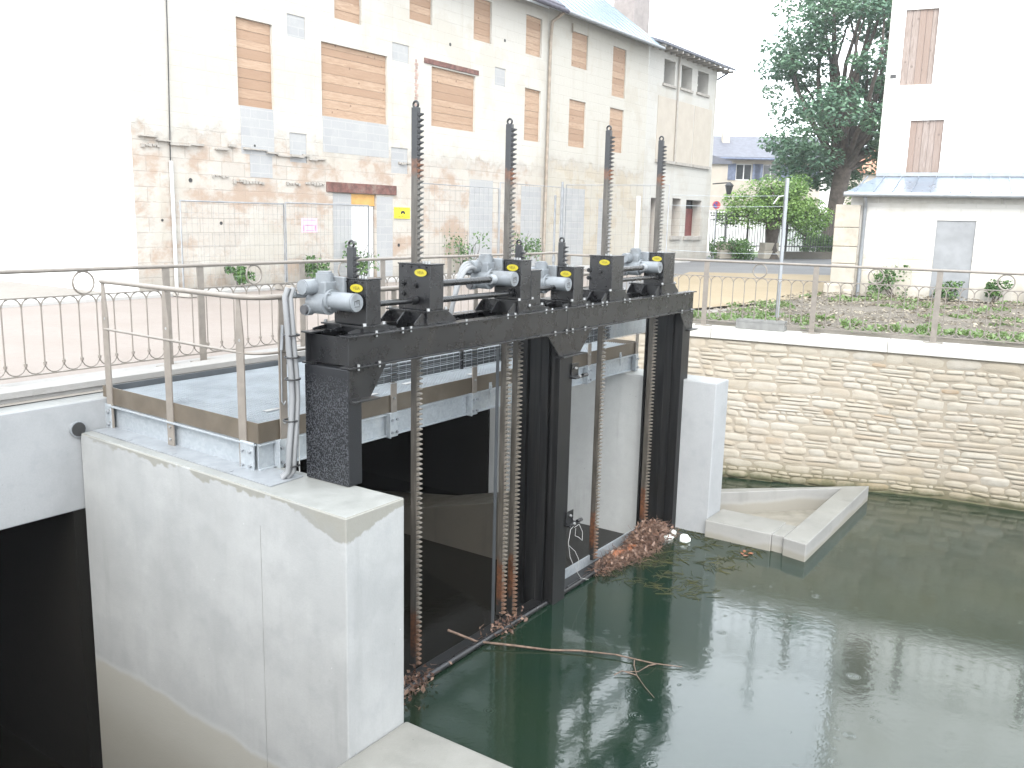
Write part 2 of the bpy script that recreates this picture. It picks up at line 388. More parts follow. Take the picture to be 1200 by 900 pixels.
def blockmat():
    t = NT('grey_cinder_blocks'); o = t.co; cmb = t.n('ShaderNodeCombineXYZ'); t.l(t.sep(o, 0), cmb.inputs[0]); t.l(t.sep(o, 2), cmb.inputs[1])
    br = t.n('ShaderNodeTexBrick'); t.l(cmb.outputs[0], br.inputs['Vector']); br.inputs['Scale'].default_value = 1; br.inputs['Brick Width'].default_value = .5; br.inputs['Row Height'].default_value = .2; br.inputs['Mortar Size'].default_value = .01
    br.inputs['Color1'].default_value = (*sc3((.42, .425, .43), t.k), 1); br.inputs['Color2'].default_value = (*sc3((.455, .458, .455), t.k), 1); br.inputs['Mortar'].default_value = (*sc3((.50, .495, .48), t.k), 1)
    c = t.mix(t.math('MULTIPLY', t.step(t.noise(2.2, 6, .6), .45, .7), .4), br.outputs['Color'], (.53, .525, .505))
    t.bump(t.noise(30, 4), .3, .01); return t.fin(c, .9)
M['blocks'] = blockmat()
def wood(name, cols, axis=(1, 1, 9)):
    t = NT(name); pv = t.attr(); o = t.co
    off = t.n('ShaderNodeVectorMath', operation='ADD'); t.l(o, off.inputs[0])
    cb = t.n('ShaderNodeCombineXYZ'); t.l(t.math('MULTIPLY', pv, 37.0), cb.inputs[0]); t.l(t.math('MULTIPLY', pv, 11.0), cb.inputs[2]); t.l(cb.outputs[0], off.inputs[1])
    gr = t.noise(2.6, 6, .6, off.outputs[0], axis, 1.4)
    c = t.mix(t.step(gr, .3, .7), cols[0], cols[1]); c = t.mix(t.math('MULTIPLY', t.step(pv, .25, .95), .8), c, cols[2])
    kn = t.math('LESS_THAN', t.voro(3.1, vec=off.outputs[0]), .10); c = t.mix(t.math('MULTIPLY', kn, .7), c, cols[3])
    t.bump(gr, .25, .006); return t.fin(c, .75)
M['blocks_grey'] = simple('grey_block_filling', (.32, .33, .34), .9, var=.1, scale=3, bump=.2, bscale=20)
M['planks'] = wood('pine_boards', ((.41, .265, .17), (.56, .40, .28), (.37, .23, .145), (.17, .09, .05)))
M['shutter'] = wood('greyed_boards', ((.25, .195, .165), (.37, .30, .265), (.28, .20, .16), (.13, .095, .075)), (9, 1, 1))
M['lintel'] = simple('rusted_lintel', (.17, .075, .06), .7, var=.35, scale=9, dirt=(.3, .22, .18))
M['pipe_brown'] = simple('weathered_downpipe', (.34, .28, .22), .6, var=.2)
M['zinc'] = simple('zinc_gutter', (.36, .38, .40), .45, .3, var=.1)
M['dark_eave'] = simple('dark_eave_board', (.09, .085, .11), .7)
M['slate_light'] = simple('wet_zinc_sheet_roof', (.33, .41, .46), .22, .25, var=.08, scale=2)
M['slate'] = simple('slate_roof', (.135, .14, .17), .6, var=.15, scale=3)
M['tile_red'] = simple('clay_tile_roof', (.50, .22, .13), .7, var=.2, scale=3)
M['brick'] = simple('faded_brick', (.48, .34, .29), .85, var=.2)
M['lean_roof'] = simple('standing_seam_zinc', (.27, .335, .42), .3, .35, var=.07, scale=1.5)
M['chimney'] = simple('rendered_chimney', (.36, .32, .30), .85, var=.1, scale=4)
M['red'] = simple('dull_red_paint', (.19, .045, .04), .6, var=.2)
M['white'] = simple('white_paint', (.78, .78, .77), .5, var=.04)
M['orange'] = simple('orange_panel', (.70, .40, .12), .6, var=.12)
M['pane'] = simple('dark_window_glass', (.05, .055, .06), .12)
M['cream_stone'] = simple('tan_stone', (.50, .455, .38), .85, var=.1, scale=2.5, dirt=(.36, .315, .25), dsc=1.8, bump=.3, bscale=14)
M['cream'] = simple('cream_panel', (.54, .485, .41), .85, var=.05, scale=2)
M['stone_trim'] = simple('stone_sill', (.42, .39, .35), .8, var=.12)
M['blue'] = simple('blue_grey_shutter', (.13, .16, .24), .6)
M['iron'] = simple('black_iron', (.03, .03, .034), .5)
M['pink'] = simple('faded_pink_panel', (.80, .58, .70), .5, var=.04)
M['pinktext'] = simple('pink_print', (.62, .33, .5), .5)
M['signblue'] = simple('sign_blue', (.05, .07, .3), .4); M['signred'] = simple('sign_red', (.5, .04, .05), .4)
KA = 1.0
M['bark'] = simple('tree_bark', (.065, .052, .043), .9, var=.35, scale=5, bump=.8, bscale=14)
def leafmat(name, a, b, c_):
    t = NT(name); pv = t.attr(); c = t.ramp(pv, [(0, a), (.5, b), (1, c_)])
    tr = t.n('ShaderNodeBsdfTranslucent'); t.l(c, tr.inputs[0]); mx = t.n('ShaderNodeMixShader'); mx.inputs[0].default_value = .3
    t.fin(c, .45); t.l(t.b.outputs[0], mx.inputs[1]); t.l(tr.outputs[0], mx.inputs[2]); t.l(mx.outputs[0], t.out.inputs[0]); return t.m
M['leaf'] = leafmat('chestnut_leaf', (.060, .120, .08), (.092, .17, .10), (.14, .22, .13))  # tones lightened and blued, distance haze put into the leaf colour
M['leaf_light'] = leafmat('acacia_leaf', (.07, .14, .03), (.13, .23, .05), (.22, .33, .09))
M['leaf_bush'] = leafmat('bush_leaf', (.03, .07, .02), (.06, .13, .035), (.12, .2, .06))
M['weed'] = leafmat('weed_leaf', (.06, .10, .025), (.10, .165, .045), (.17, .24, .10))
M['litter'] = leafmat('dead_leaf', (.075, .06, .038), (.165, .14, .10), (.34, .30, .23))
KA = .62
def ground(name, a, b, c_, s1=.5, s2=9, bump=.3):
    t = NT(name); P = t.geo; c = t.mix(t.step(t.noise(s1, 6, .6, P), .35, .65), a, b); c = t.mix(t.math('MULTIPLY', t.step(t.noise(s2, 6, .65, P), .45, .7), .5), c, c_)
    t.bump(t.noise(55, 4, .6, P), bump, .01); return t.fin(c, .8)
M['ground'] = ground('pale_gravel_ground', (.26, .235, .205), (.29, .265, .235), (.23, .205, .175))
M['plaza'] = ground('pinkish_sand_plaza', (.27, .225, .195), (.29, .25, .22), (.245, .205, .175))
M['sand'] = ground('yellow_sand_path', (.31, .24, .14), (.34, .27, .165), (.275, .21, .12))
M['asphalt'] = ground('wet_asphalt', (.15, .15, .155), (.19, .19, .19), (.11, .11, .11))
M['paving'] = ground('pale_bridge_paving', (.31, .30, .28), (.34, .33, .315), (.27, .26, .24))
M['pavement'] = ground('kerb_paving', (.46, .45, .43), (.52, .51, .49), (.40, .39, .37))
M['soil'] = ground('garden_soil', (.14, .118, .09), (.195, .17, .135), (.085, .072, .053), 1.2, 16, .9)
M['lawn'] = ground('lawn', (.10, .17, .04), (.15, .22, .06), (.08, .12, .03))
KA = .8
M['twig'] = simple('dead_twig', (.12, .078, .056), .8, var=.4, scale=20)
M['reed'] = leafmat('dead_reed', (.075, .036, .024), (.18, .10, .07), (.33, .22, .16))
M['driftorange'] = simple('waterlogged_orange_bark', (.24, .085, .035), .6, var=.4, scale=14)
M['rope'] = simple('white_cord', (.42, .42, .41), .6)
M['foam'] = simple('water_foam', (.62, .66, .68), .6, var=.1)
M['plastic'] = simple('white_plastic', (.74, .78, .74), .35, var=.06)
M['algae'] = leafmat('algae_strand', (.03, .035, .008), (.06, .06, .015), (.10, .09, .02))

# ------------------------------------------------------------------ world, sun, camera
w = bpy.data.worlds.new('World'); bpy.context.scene.world = w; w.use_nodes = True
nt = w.node_tree; nt.nodes.clear()
sky = nt.nodes.new('ShaderNodeTexSky'); sky.sky_type = 'NISHITA'; sky.sun_disc = False
EL, AZ = math.radians(42), math.radians(188)
sky.sun_elevation = EL; sky.sun_rotation = AZ; sky.air_density = 1.0; sky.dust_density = 1.0; sky.ozone_density = 1.0
hs = nt.nodes.new('ShaderNodeHueSaturation'); hs.inputs['Saturation'].default_value = .22
bg = nt.nodes.new('ShaderNodeBackground'); bg.inputs[1].default_value = .15; ow = nt.nodes.new('ShaderNodeOutputWorld')
veil = nt.nodes.new('ShaderNodeMix'); veil.data_type = 'RGBA'; veil.inputs['Factor'].default_value = .8; veil.inputs['B'].default_value = (5.6, 6.0, 6.4, 1)   # closed rain-cloud cover
nt.links.new(sky.outputs[0], hs.inputs['Color']); nt.links.new(hs.outputs[0], veil.inputs['A']); nt.links.new(veil.outputs['Result'], bg.inputs[0]); nt.links.new(bg.outputs[0], ow.inputs[0])
sl = bpy.data.lights.new('sun', 'SUN'); sl.energy = 1.0; sl.angle = math.radians(35); sl.color = (1, .97, .93)
so = bpy.data.objects.new('sun', sl); link(so); so.location = (0, -20, 40)
sd = Vc((math.sin(AZ)*math.cos(EL), math.cos(AZ)*math.cos(EL), math.sin(EL)))
so.rotation_euler = sd.to_track_quat('Z', 'Y').to_euler()
cd = bpy.data.cameras.new('camera'); cam = bpy.data.objects.new('camera', cd); link(cam)
cd.sensor_width = 36; cd.lens = 36 * F_PX / 1200; cd.clip_end = 3000; cd.clip_start = .05
R3 = Matrix((CAM_R, CAM_U, -_fw)).transposed()
cam.matrix_world = Matrix.Translation(Vc((0, 0, EYE))) @ R3.to_4x4()
sc = bpy.context.scene; sc.camera = cam
vs = sc.view_settings; vs.view_transform = 'Standard'; vs.look = 'None'; vs.exposure = 2.35; vs.gamma = 1; vs.use_curve_mapping = False
sc.cycles.max_bounces = 8; sc.cycles.use_denoising = True

# ================================================================== THE SETTING
WZ = -2.40
def sheet(name, pts, mat, z=None, label=None):
    mb = MB(); mb.add([Vc((p[0], p[1], p[2] if z is None else z)) for p in pts], [list(range(len(pts)))])
    return setp(build(mb, name, mat, origin=(0, 0, 0)), kind='structure', label=label)
def WT(x): return 15.22 - .53 * (x - 3.05)           # top line of the quay wall (plan)
def g2(u, v): p = G(u, v, 0); return (p.x, p.y)
cx = 1.05
sheet('ground', [g2(-60, -3.9), g2(8.3, -3.9), (cx, WT(cx) + .1), (16, WT(16) + .1), (60, WT(60) + .1), (150, WT(60)), (150, 220), (-150, 220), (-150, -20)], M['ground'], -.05)
# plaza in front of the old buildings, bridge paving, asphalt lane and yellow path
sheet('plaza', [g2(-30, -4.75), g2(9.6, -4.75), g2(14, -7.5), g2(33, -7.5), g2(33, -12.6), g2(-8, -12.6), g2(-30, -14)], M['plaza'], -.012)
mb = MB(); mb.gb(-1.5, 32, -12.58, -11.7, -.2, .05); setp(build(mb, 'pavement', M['pavement'], bevel=.01), kind='structure')
sheet('road', [(2.2, 22.5), (8.3, 22.2), (12.8, 34), (18, 48), (8.6, 46), (5.2, 32)], M['asphalt'], -.004)
sheet('path', [(1.9, 17.3), (3.1, 17.55), (5.4, 19.6), (8.1, 22.7), (11.2, 31.5), (6.1, 31.5), (3.6, 24)], M['sand'], .002)
# water levels
mb = MB(); mb.add([G(u, v, WZ) for u, v in ((-.35, -.62), (6.4, -.62), (6.4, 1.15), (8.9, 1.15), (60, 1.15), (60, 40), (-.35, 40), (6.4, -6), (60, -6), (7.05, -.75), (6.4, -.75))], [[0, 1, 2, 3, 4, 5, 6], [7, 10, 9, 3, 4, 8]])
setp(build(mb, 'pool_water', M['water'], origin=(0, 0, 0)), kind='structure')
mb = MB(); mb.add([G(u, v, -2.66) for u, v in ((-.2, -14), (6.2, -14), (6.2, -.8), (-.2, -.8))], [[0, 1, 2, 3]])
setp(build(mb, 'channel_water', M['water_dark'], origin=(0, 0, 0)), kind='structure')
mb = MB(); mb.add([G(u, v, -3.95) for u, v in ((-16, -14), (-.1, -14), (-.1, 14), (-16, 14))], [[0, 1, 2, 3]])
setp(build(mb, 'lower_channel_water', M['water_dark'], origin=(0, 0, 0)), kind='structure')

# ------------------------------------------------------------------ concrete piers, bridge, abutment
def quadprism(mb, pts, z0, z1):
    mb.hexa([Vc((p.x, p.y, z0)) for p in pts] + [Vc((p.x, p.y, z1)) for p in pts])
def skew(u, v): return u - .0573 * v
pier = thing('concrete_pier', 'big pale concrete pier with a damp rim carrying the speckled post', 'pier', G(-.3, -1.8, -4.2))
mb = MB(); quadprism(mb, [G(-.607, .004, 0), G(0, .004, 0), G(0, -3.64, 0), G(skew(-.607, -3.64), -3.64, 0)], -4.2, -.35)
build(mb, 'shaft', M['concrete'], pier, bevel=.012)
mb = MB()
for v_ in (-.95,): mb.hexa([G(skew(-.609, v_) , v_ - .0012, -3.9), G(skew(-.606, v_), v_ - .0012, -3.9), G(skew(-.606, v_), v_ + .0012, -3.9), G(skew(-.609, v_), v_ + .0012, -3.9), G(skew(-.609, v_), v_ - .0012, -.62), G(skew(-.606, v_), v_ - .0012, -.62), G(skew(-.606, v_), v_ + .0012, -.62), G(skew(-.609, v_), v_ + .0012, -.62)])
build(mb, 'formwork_joint', M['joint'], pier)
mb = MB(); mb.gb(-.8, .02, .006, 2.4, -4.2, -2.16); build(mb, 'footing', M['concrete_ledge'], pier, bevel=.02)
mb = MB(); quadprism(mb, [G(-.44, -.955, 0), G(-.1, -.97, 0), G(-.02, -3.6, 0), G(-.29, -3.62, 0)], -.349, -.341)
for v in (-1.5, -2.3, -3.0): mb.bar(G(-.40-.05*(v+1), v, -.3395), G(-.40-.05*(v+1), v-.16, -.3395), .05, .004)
build(mb, 'cover_plate', M['zinc'], pier)
mb = MB(); mb.tube([G(-.42, -3.618, -.31), G(-.42, -3.66, -.31)], .075, 16); build(mb, 'drain_pipe', M['zinc'], pier)
mb = MB(); mb.cyl(G(-.42, -3.614, -.31), G(-.42, -3.617, -.31), .066, 16); build(mb, 'drain_mouth', M['ink'], pier)  # dark disc painted as the shade inside the pipe

mb = MB(); mb.gb(6.115, 6.555, -.93, -.03, -4.2, -.35)
rp = thing('concrete_abutment', 'slim pale concrete abutment wall beside the triangular basin', 'abutment', G(6.3, -1.8, -4.2))
build(mb, 'front_pillar', M['concrete_plain'], rp, bevel=.012)
mb = MB(); mb.gb(6.105, 6.60, -3.64, -.933, -4.2, -.36); build(mb, 'bay_wall', M['concrete_grey'], rp, bevel=.01)

br = thing('concrete_bridge', 'wide pale concrete road bridge over the dark channels', 'bridge', G(2, -4, -1.1))
mb = MB(); mb.gb(-30, 8.3, -4.0, -3.65, -1.09, -.06); build(mb, 'edge_beam', M['concrete_plain'], br, bevel=.012)
mb = MB(); mb.gb(-30, 8.3, -4.74, -4.003, -.3, -.008)
build(mb, 'walkway', M['paving'], br)
mb = MB(); mb.gb(-30, 8.3, -4.26, -3.98, -.007, .05)
mb.gb(-30, 8.3, -13.4, -4.76, -.35, -.06)
build(mb, 'deck', M['paving'], br)
# near bank the photograph is taken from (outside the frame): it shades the lower channel
mb = MB(); mb.gb(-30, -4.25, -3.6, 14, -4.3, -.06)
setp(build(mb, 'bank_ground', M['ground']), kind='structure')
cul = thing('culvert', 'concrete culvert walls under the bridge, tinted near-black as shade', 'culvert', G(2, -9, -4.2))
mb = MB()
mb.gb(-16, 8, -13.6, -13.3, -4.2, -.1); mb.gb(6.105, 6.6, -13.3, -3.66, -4.2, -.36); mb.gb(-.5, 0, -13.3, -3.66, -4.2, -.36); mb.gb(-16.4, -16, -13.3, 2, -4.2, -.1)  # back and outer side walls added to keep light out under the bridge
build(mb, 'walls', M['concrete_shade'], cul)
mb = MB()
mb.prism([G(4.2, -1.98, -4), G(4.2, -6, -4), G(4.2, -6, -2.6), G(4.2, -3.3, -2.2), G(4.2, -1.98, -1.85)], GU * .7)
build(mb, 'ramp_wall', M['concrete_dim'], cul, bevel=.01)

# triangular fish-pass basin
bas = thing('concrete_basin', 'low triangular concrete basin standing in the pool', 'basin', G(7, .6, -3))
T = -2.17
mb = MB(); mb.gb(6.03, 6.62, -.03, .86, -3, T); build(mb, 'front_kerb', M['concrete_ledge'], bas, bevel=.012)
mb = MB(); mb.gb(6.05, 6.55, .863, 1.02, -3, T - .004); build(mb, 'filler', M['concrete_ledge'], bas, bevel=.008)
mb = MB(); mb.hexa([G(*p, -3) for p in ((5.93, 1.33), (9.1, 1.33), (8.72, 1.023), (6.0, 1.023))] + [G(*p, T) for p in ((5.93, 1.33), (9.1, 1.33), (8.72, 1.023), (6.0, 1.023))])
build(mb, 'long_kerb', M['concrete_ledge'], bas, bevel=.012)
mb = MB(); mb.hexa([G(*p, -3) for p in ((8.72, 1.021), (9.1, 1.328), (7.2, -.75), (6.9, -.75))] + [G(*p, T - .002) for p in ((8.72, 1.021), (9.1, 1.328), (7.2, -.75), (6.9, -.75))])
build(mb, 'back_kerb', M['concrete_ledge'], bas, bevel=.012)
mb = MB(); mb.add([G(*p, -2.50) for p in ((6.5, -.7), (6.5, 1.1), (8.8, 1.1), (7.0, -.7))], [[0, 1, 2, 3]]); build(mb, 'silted_floor', M['silt'], bas)

# ------------------------------------------------------------------ rubble quay wall with coping
qw = thing('quay_wall', 'cream rubble stone wall with a white coping along the pool', 'wall', (5, WT(5), -2.7))
def FT(x):                           # foot line: the old face leans out towards the corner
    a = 13.62 - .30 * (x - 5.5); return min(a + .0, WT(x) - .05) if x > 2.6 else min(14.5, WT(x))
def wallp(x, z, out=0.0):
    k = min(1, max(0, (-.22 - z) / 2.18)); n = Vc((-.47, -.88, 0))
    y = WT(x) * (1 - k) + FT(x) * k
    return Vc((x, y, z)) + n * out
mb = MB(); nx, nz = 60, 8; vs_ = []
for j in range(nz + 1):
    for i in range(nx + 1): vs_.append(wallp(-1.5 + 15.5 * i / nx, -3.0 + 2.79 * j / nz, -.004))
mb.add(vs_, [(j*(nx+1)+i, j*(nx+1)+i+1, (j+1)*(nx+1)+i+1, (j+1)*(nx+1)+i) for j in range(nz) for i in range(nx)])
build(mb, 'mortar_bed', M['mortar'], qw)
mb = MB(); z = -2.62; random.seed(5)
def warp(x, z):                      # courses wander up and down along the wall
    f = min(1, max(0, (-.26 - z) / .15))
    return x + .05 * mnoise.noise(Vc((x*1.1, z*2.2, 4))), z + f * (.055 * mnoise.noise(Vc((x*.55, z*.8, 7))) + .02 * mnoise.noise(Vc((x*2.1, z*3, 2))))
while z < -.24:
    h = random.choice((.055, .07, .085, .095, .11, .125, .15)) * rnd(.9, 1.1); h = min(h, -.225 - z)
    if h < .03: break
    x = -1.4 + rnd(0, .2)
    while x < 13.5:
        wd = h * rnd(1.1, 3.6) + rnd(0, .08)
        two = rnd(0, 1) < .22 and h > .1
        k = rnd(.35, .65)
        subs = [(z, h)] if not two else [(z, h*k), (z + h*k, h*(1-k))]
        for (za, hh) in subs:
            g = .0035; X0, X1, Z0, Z1 = x + g, x + wd - g, za + g, za + hh - g
            cxs, czs = (X0+X1)/2, (Z0+Z1)/2; rx, rz = (X1-X0)/2, max(.01, (Z1-Z0)/2)
            dep = rnd(.010, .024); sx = rnd(-.25, .25); sz = rnd(-.3, .3); sd1 = rnd(0, 99)
            n_u, n_v = 7, 5; pv = rnd(0, 1); vv = []
            cn = [rnd(.0, .34) for _ in range(4)]
            for b in range(n_v + 1):
                for a in range(n_u + 1):
                    s, t = 2*a/n_u - 1, 2*b/n_v - 1
                    q = cn[(1 if s > 0 else 0) + (2 if t > 0 else 0)]
                    sq = 1 - q * (s*s) * (t*t)
                    px_ = s * rx * sq * (1 + .08 * mnoise.noise(Vc((sd1, t*2, 1)))); pz_ = t * rz * sq * (1 + .16 * mnoise.noise(Vc((s*1.6, sd1, 3))))
                    e = max(abs(s), abs(t)); prof = 1 - e**10
                    rel = 1 + s * sx + t * sz + .45 * mnoise.noise(Vc((s*1.2 + sd1, t*1.2, sd1)))
                    wx, wz = warp(cxs + px_, czs + pz_)
                    vv.append(wallp(wx, wz, -.006 + dep * rel * prof))
            mb.add(vv, [(b*(n_u+1)+a, b*(n_u+1)+a+1, (b+1)*(n_u+1)+a+1, (b+1)*(n_u+1)+a) for b in range(n_v) for a in range(n_u)], True, pv)
        x += wd
    z += h
build(mb, 'stonework', M['stone'], qw)
mb = MB(); x = .9
while x < 16:
    L = 2.45; a, b = x + .002, x + L - .002; nn = Vc((-.468, -.884, 0)); bk = Vc((.468, .884, 0))
    p = [Vc((a, WT(a), 0)) + nn*.05, Vc((b, WT(b), 0)) + nn*.05, Vc((b, WT(b), 0)) + bk*.42, Vc((a, WT(a), 0)) + bk*.42]
    mb.hexa([Vc((q.x, q.y, -.21)) for q in p] + [Vc((q.x, q.y, -.03)) for q in p]); x += L
build(mb, 'coping', M['coping'], qw, bevel=.012)
random.seed(21)

# ------------------------------------------------------------------ garden bed behind the coping
def gz(x, y):
    return .02 + .10 * mnoise.noise(Vc((x*.9, y*.9, 2))) * .6 + .05 * mnoise.noise(Vc((x*3, y*3, 5))) + .02 * mnoise.noise(Vc((x*9, y*9, 1)))
mb = MB(); nu, nv = 110, 80; gv = []
def bedp(a, b):                      # a along the wall, b away from it
    x0 = 2.75 + 13 * a; y0 = WT(x0) + .40
    x1 = 7.6 + 14 * a; y1 = 22.55 - .45 * (x1 - 8.16)
    x1b = x0 * (1-b) + x1 * b; y1b = y0 * (1-b) + y1 * b
    return x1b, y1b
for j in range(nv + 1):
    for i in range(nu + 1):
        x, y = bedp(i / nu, j / nv); e = min(1, 8 * min(j / nv, 1 - j / nv, i / nu + .02)); gv.append(Vc((x, y, -.03 + (gz(x, y) + .06) * e)))
mb.add(gv, [(j*(nu+1)+i, j*(nu+1)+i+1, (j+1)*(nu+1)+i+1, (j+1)*(nu+1)+i) for j in range(nv) for i in range(nu)], True)
setp(build(mb, 'garden_soil', M['soil'], origin=(0, 0, 0)), kind='structure')
def leafquad(mb, p, sz, nrm=None, c=None, asp=.55):
    d = Vc((rnd(-1, 1), rnd(-1, 1), rnd(-.6, .8))).normalized() if nrm is None else nrm
    a = d.cross(Vc((rnd(-1, 1), rnd(-1, 1), rnd(-1, 1)))).normalized(); b = d.cross(a)
    mb.add([p - a*sz*.5, p - b*sz*asp*.5 + d*sz*.08, p + a*sz*.5, p + b*sz*asp*.5 + d*sz*.08], [(0, 1, 2, 3)], c=rnd(0, 1) if c is None else c)
mb = MB()
for k in range(10000):
    a, b = rnd(0, .62), rnd(0.01, .97); x, y = bedp(a, b)
    if mnoise.noise(Vc((x*.8, y*.8, 9))) < -.25: continue
    leafquad(mb, Vc((x, y, gz(x, y) + .05 + rnd(0, .03))), rnd(.03, .11), Vc((rnd(-.5, .5), rnd(-.5, .5), 1)).normalized())
setp(build(mb, 'leaf_litter', M['litter'], origin=(0, 0, 0)), 'dead pale leaves and chips strewn over the garden soil', 'leaf litter', kind='stuff')
mb = MB()
cl = [(rnd(0, .62), rnd(0.0, .96)) for _ in range(80)] + [(rnd(0, .6), rnd(.0, .10)) for _ in range(34)] + [(rnd(.0, .08), rnd(.0, .5)) for _ in range(10)]
for (a, b) in cl:
    x, y = bedp(a, max(.015, b)); r = rnd(.10, .38); hgt = rnd(.04, .13)
    for q in range(int(60 * r / .25)):
        t = rnd(0, 6.28); rr = r * math.sqrt(rnd(0, 1)); xx, yy = x + rr*math.cos(t), y + rr*math.sin(t)*.8
        if yy < WT(xx) + .46: continue
        leafquad(mb, Vc((xx, yy, gz(xx, yy) + rnd(.02, hgt))), rnd(.04, .11), c=min(1, max(0, rnd(.2, 1))))
setp(build(mb, 'weeds', M['weed'], origin=(0, 0, 0)), 'bright green weeds sprouting across the garden soil', 'weeds', kind='stuff')

# ================================================================== THE SLUICE GATE
gf = thing('sluice_gate', 'black steel portal of three posts and a long beam over the water', 'sluice gate', G(3, -.7, -2.6))
BF, BB = -.485, -.95                # front and rear faces of the twin beams
for nm, v0, s in (('front_beam', BF, 1), ('rear_beam', BB, -1)):
    mb = MB(); a, b = -.07, 6.27
    mb.gb(a, b, v0 - .010 if s > 0 else v0, v0 if s > 0 else v0 + .010, .576, .800)
    fv0, fv1 = (v0 - .085, v0 + .030) if s > 0 else (v0 - .03, v0 + .085)
    mb.gb(a - .015, b + .03, fv0, fv1, .8002, .814); mb.gb(a - .01, b + .03, fv0, fv1, .562, .5758)
    build(mb, nm, M['black'], gf, bevel=.003)
mb = MB()
for u in (-.02, 1.6, 3.05, 4.7, 6.2):
    mb = MB(); mb.gb(u, u + .012, BB + .011, BF - .011, .577, .79); build(mb, 'diaphragm', M['black'], gf)
mb = MB(); mb.gb(3.07, 3.076, BF + .0005, BF + .004, .58, .80); build(mb, 'splice_joint', M['ink'], gf)
# posts
mb = MB(); mb.gb(-.082, .066, BB, BF, -.347, .560); o = build(mb, 'post', M['speckle'], gf, bevel=.008); o['label'] = 'speckled wet black post standing on the pale pier'
def hpost(u0, u1, z0, z1, name='post'):
    mb = MB()
    mb.gb(u0, u1, BF - .022, BF, z0, z1); mb.gb(u0, u1, -1.02, -1.0, z0, z1)
    um = (u0 + u1) / 2
    mb.gb(um - .012, um + .012, -.999, BF - .023, z0, z1)
    mb.gb(u0 + .012, u0 + .03, -.86, -.63, z0, z1 - .02)              # guide rails on the web
    mb.gb(u0 + .004, u0 + .03, -.74, -.72, z0, z1 - .03)
    mb.gb(u0 + .02, um - .013, -.985, -.90, z0, z1); mb.gb(u0 + .02, um - .013, -.60, BF - .024, z0, z1)
    return build(mb, name, M['dark'], gf, bevel=.003)
hpost(2.955, 3.205, -2.62, .560); hpost(5.99, 6.112, -2.62, .560)
mb = MB(); mb.gb(6.117, 6.26, -.93, -.50, -.35, .56); build(mb, 'post_shoe', M['dark'], gf, bevel=.003)
# gusset brackets under the beam
def bracket(u0, u1, b0, b1, name='bracket'):
    mb = MB(); mb.prism([G(u0, BF + .004, .556), G(u1, BF + .004, .556), G(b1, BF + .004, .325), G(b0, BF + .004, .325)], GV * -.012)
    mb.gb(b0, b1 + .05, BF - .04, BF + .06, .306, .322); build(mb, name, M['black'], gf, bevel=.003)
bracket(-.07, .335, -.07, .16); bracket(2.69, 3.59, 2.93, 3.35); bracket(5.86, 6.285, 6.07, 6.285)
# small stop brackets on the middle post
for z in (.14, -1.48):
    mb = MB(); mb.gb(3.14, 3.34, -.484, -.40, z - .075, z - .06); mb.gb(3.16, 3.30, -.475, -.463, z - .058, z + .08)
    mb.cyl(G(3.33, -.43, z - .06), G(3.42, -.43, z - .06), .022, 8)
    build(mb, 'stop_bracket', M['black'], gf, bevel=.004)
    for dz, dv in ((.03, -.46), (-.05, -.41)):
        mb = MB(); mb.cyl(G(3.225, dv, z + dz), G(3.225, dv + .02, z + dz), .014, 6); build(mb, 'bolt', M['bolt'], gf)
# added strip standing for the lit slice of bay wall behind the racks
mb = MB(); mb.gb(2.25, 2.26, -.79, -.757, -2.6, .45); build(mb, 'bay_wall_strip', M['conduit_dark'], gf)
# bolts along the flanges
mbb = MB(); mbb.cyl((0, 0, 0), (0, 0, .016), .0115, 6); mbb.cyl((0, 0, -.030), (0, 0, -.0145), .0095, 6)
b0 = None
def bolt_at(u, v, z):
    global b0
    p = ROOTM[gf.name] @ G(u, v, z)
    if b0 is None: b0 = build(mbb, 'bolt', M['bolt'], gf, local=True); b0.location = p
    else: inst(b0, gf, p, rnd(0, 1))
for u in (.22, .52, .62, 1.35, 1.98, 2.10, 2.64, 2.75, 3.02, 3.44, 3.56, 3.78, 3.88, 4.3, 4.42, 5.02, 5.45, 5.98, 6.1): bolt_at(u, BF + .012, .815)
for u in (.02, .25, 2.82, 3.04, 3.16, 3.42, 5.9, 6.2): bolt_at(u, BF + .014, .577)

# ---- gate leaves
for u0, u1, lab in ((.02, 2.945, 'dark overflowing gate leaf in the bay next to the big pier'), (3.21, 5.985, 'dark gate leaf in the bay heaped with twigs')):
    t = thing('gate_leaf', lab, 'gate leaf', G((u0+u1)/2, -.62, -3.4), group='gate leaves')
    mb = MB(); mb.gb(u0, u1, -.74, -.56, -3.4, -2.385); build(mb, 'skin_plate', M['dark'], t, bevel=.01)
    mb = MB(); mb.tube([G(u0, -.545, -2.372), G((u0+u1)/2, -.545, -2.366), G(u1, -.545, -2.372)], .03, 8); build(mb, 'rubber_seal', M['black'], t)
    if u0 > 3:
        mb = MB(); mb.gb(u0, u1 - .3, -.75, -.735, -3.3, -2.27); build(mb, 'upstand', M['galv'], t)

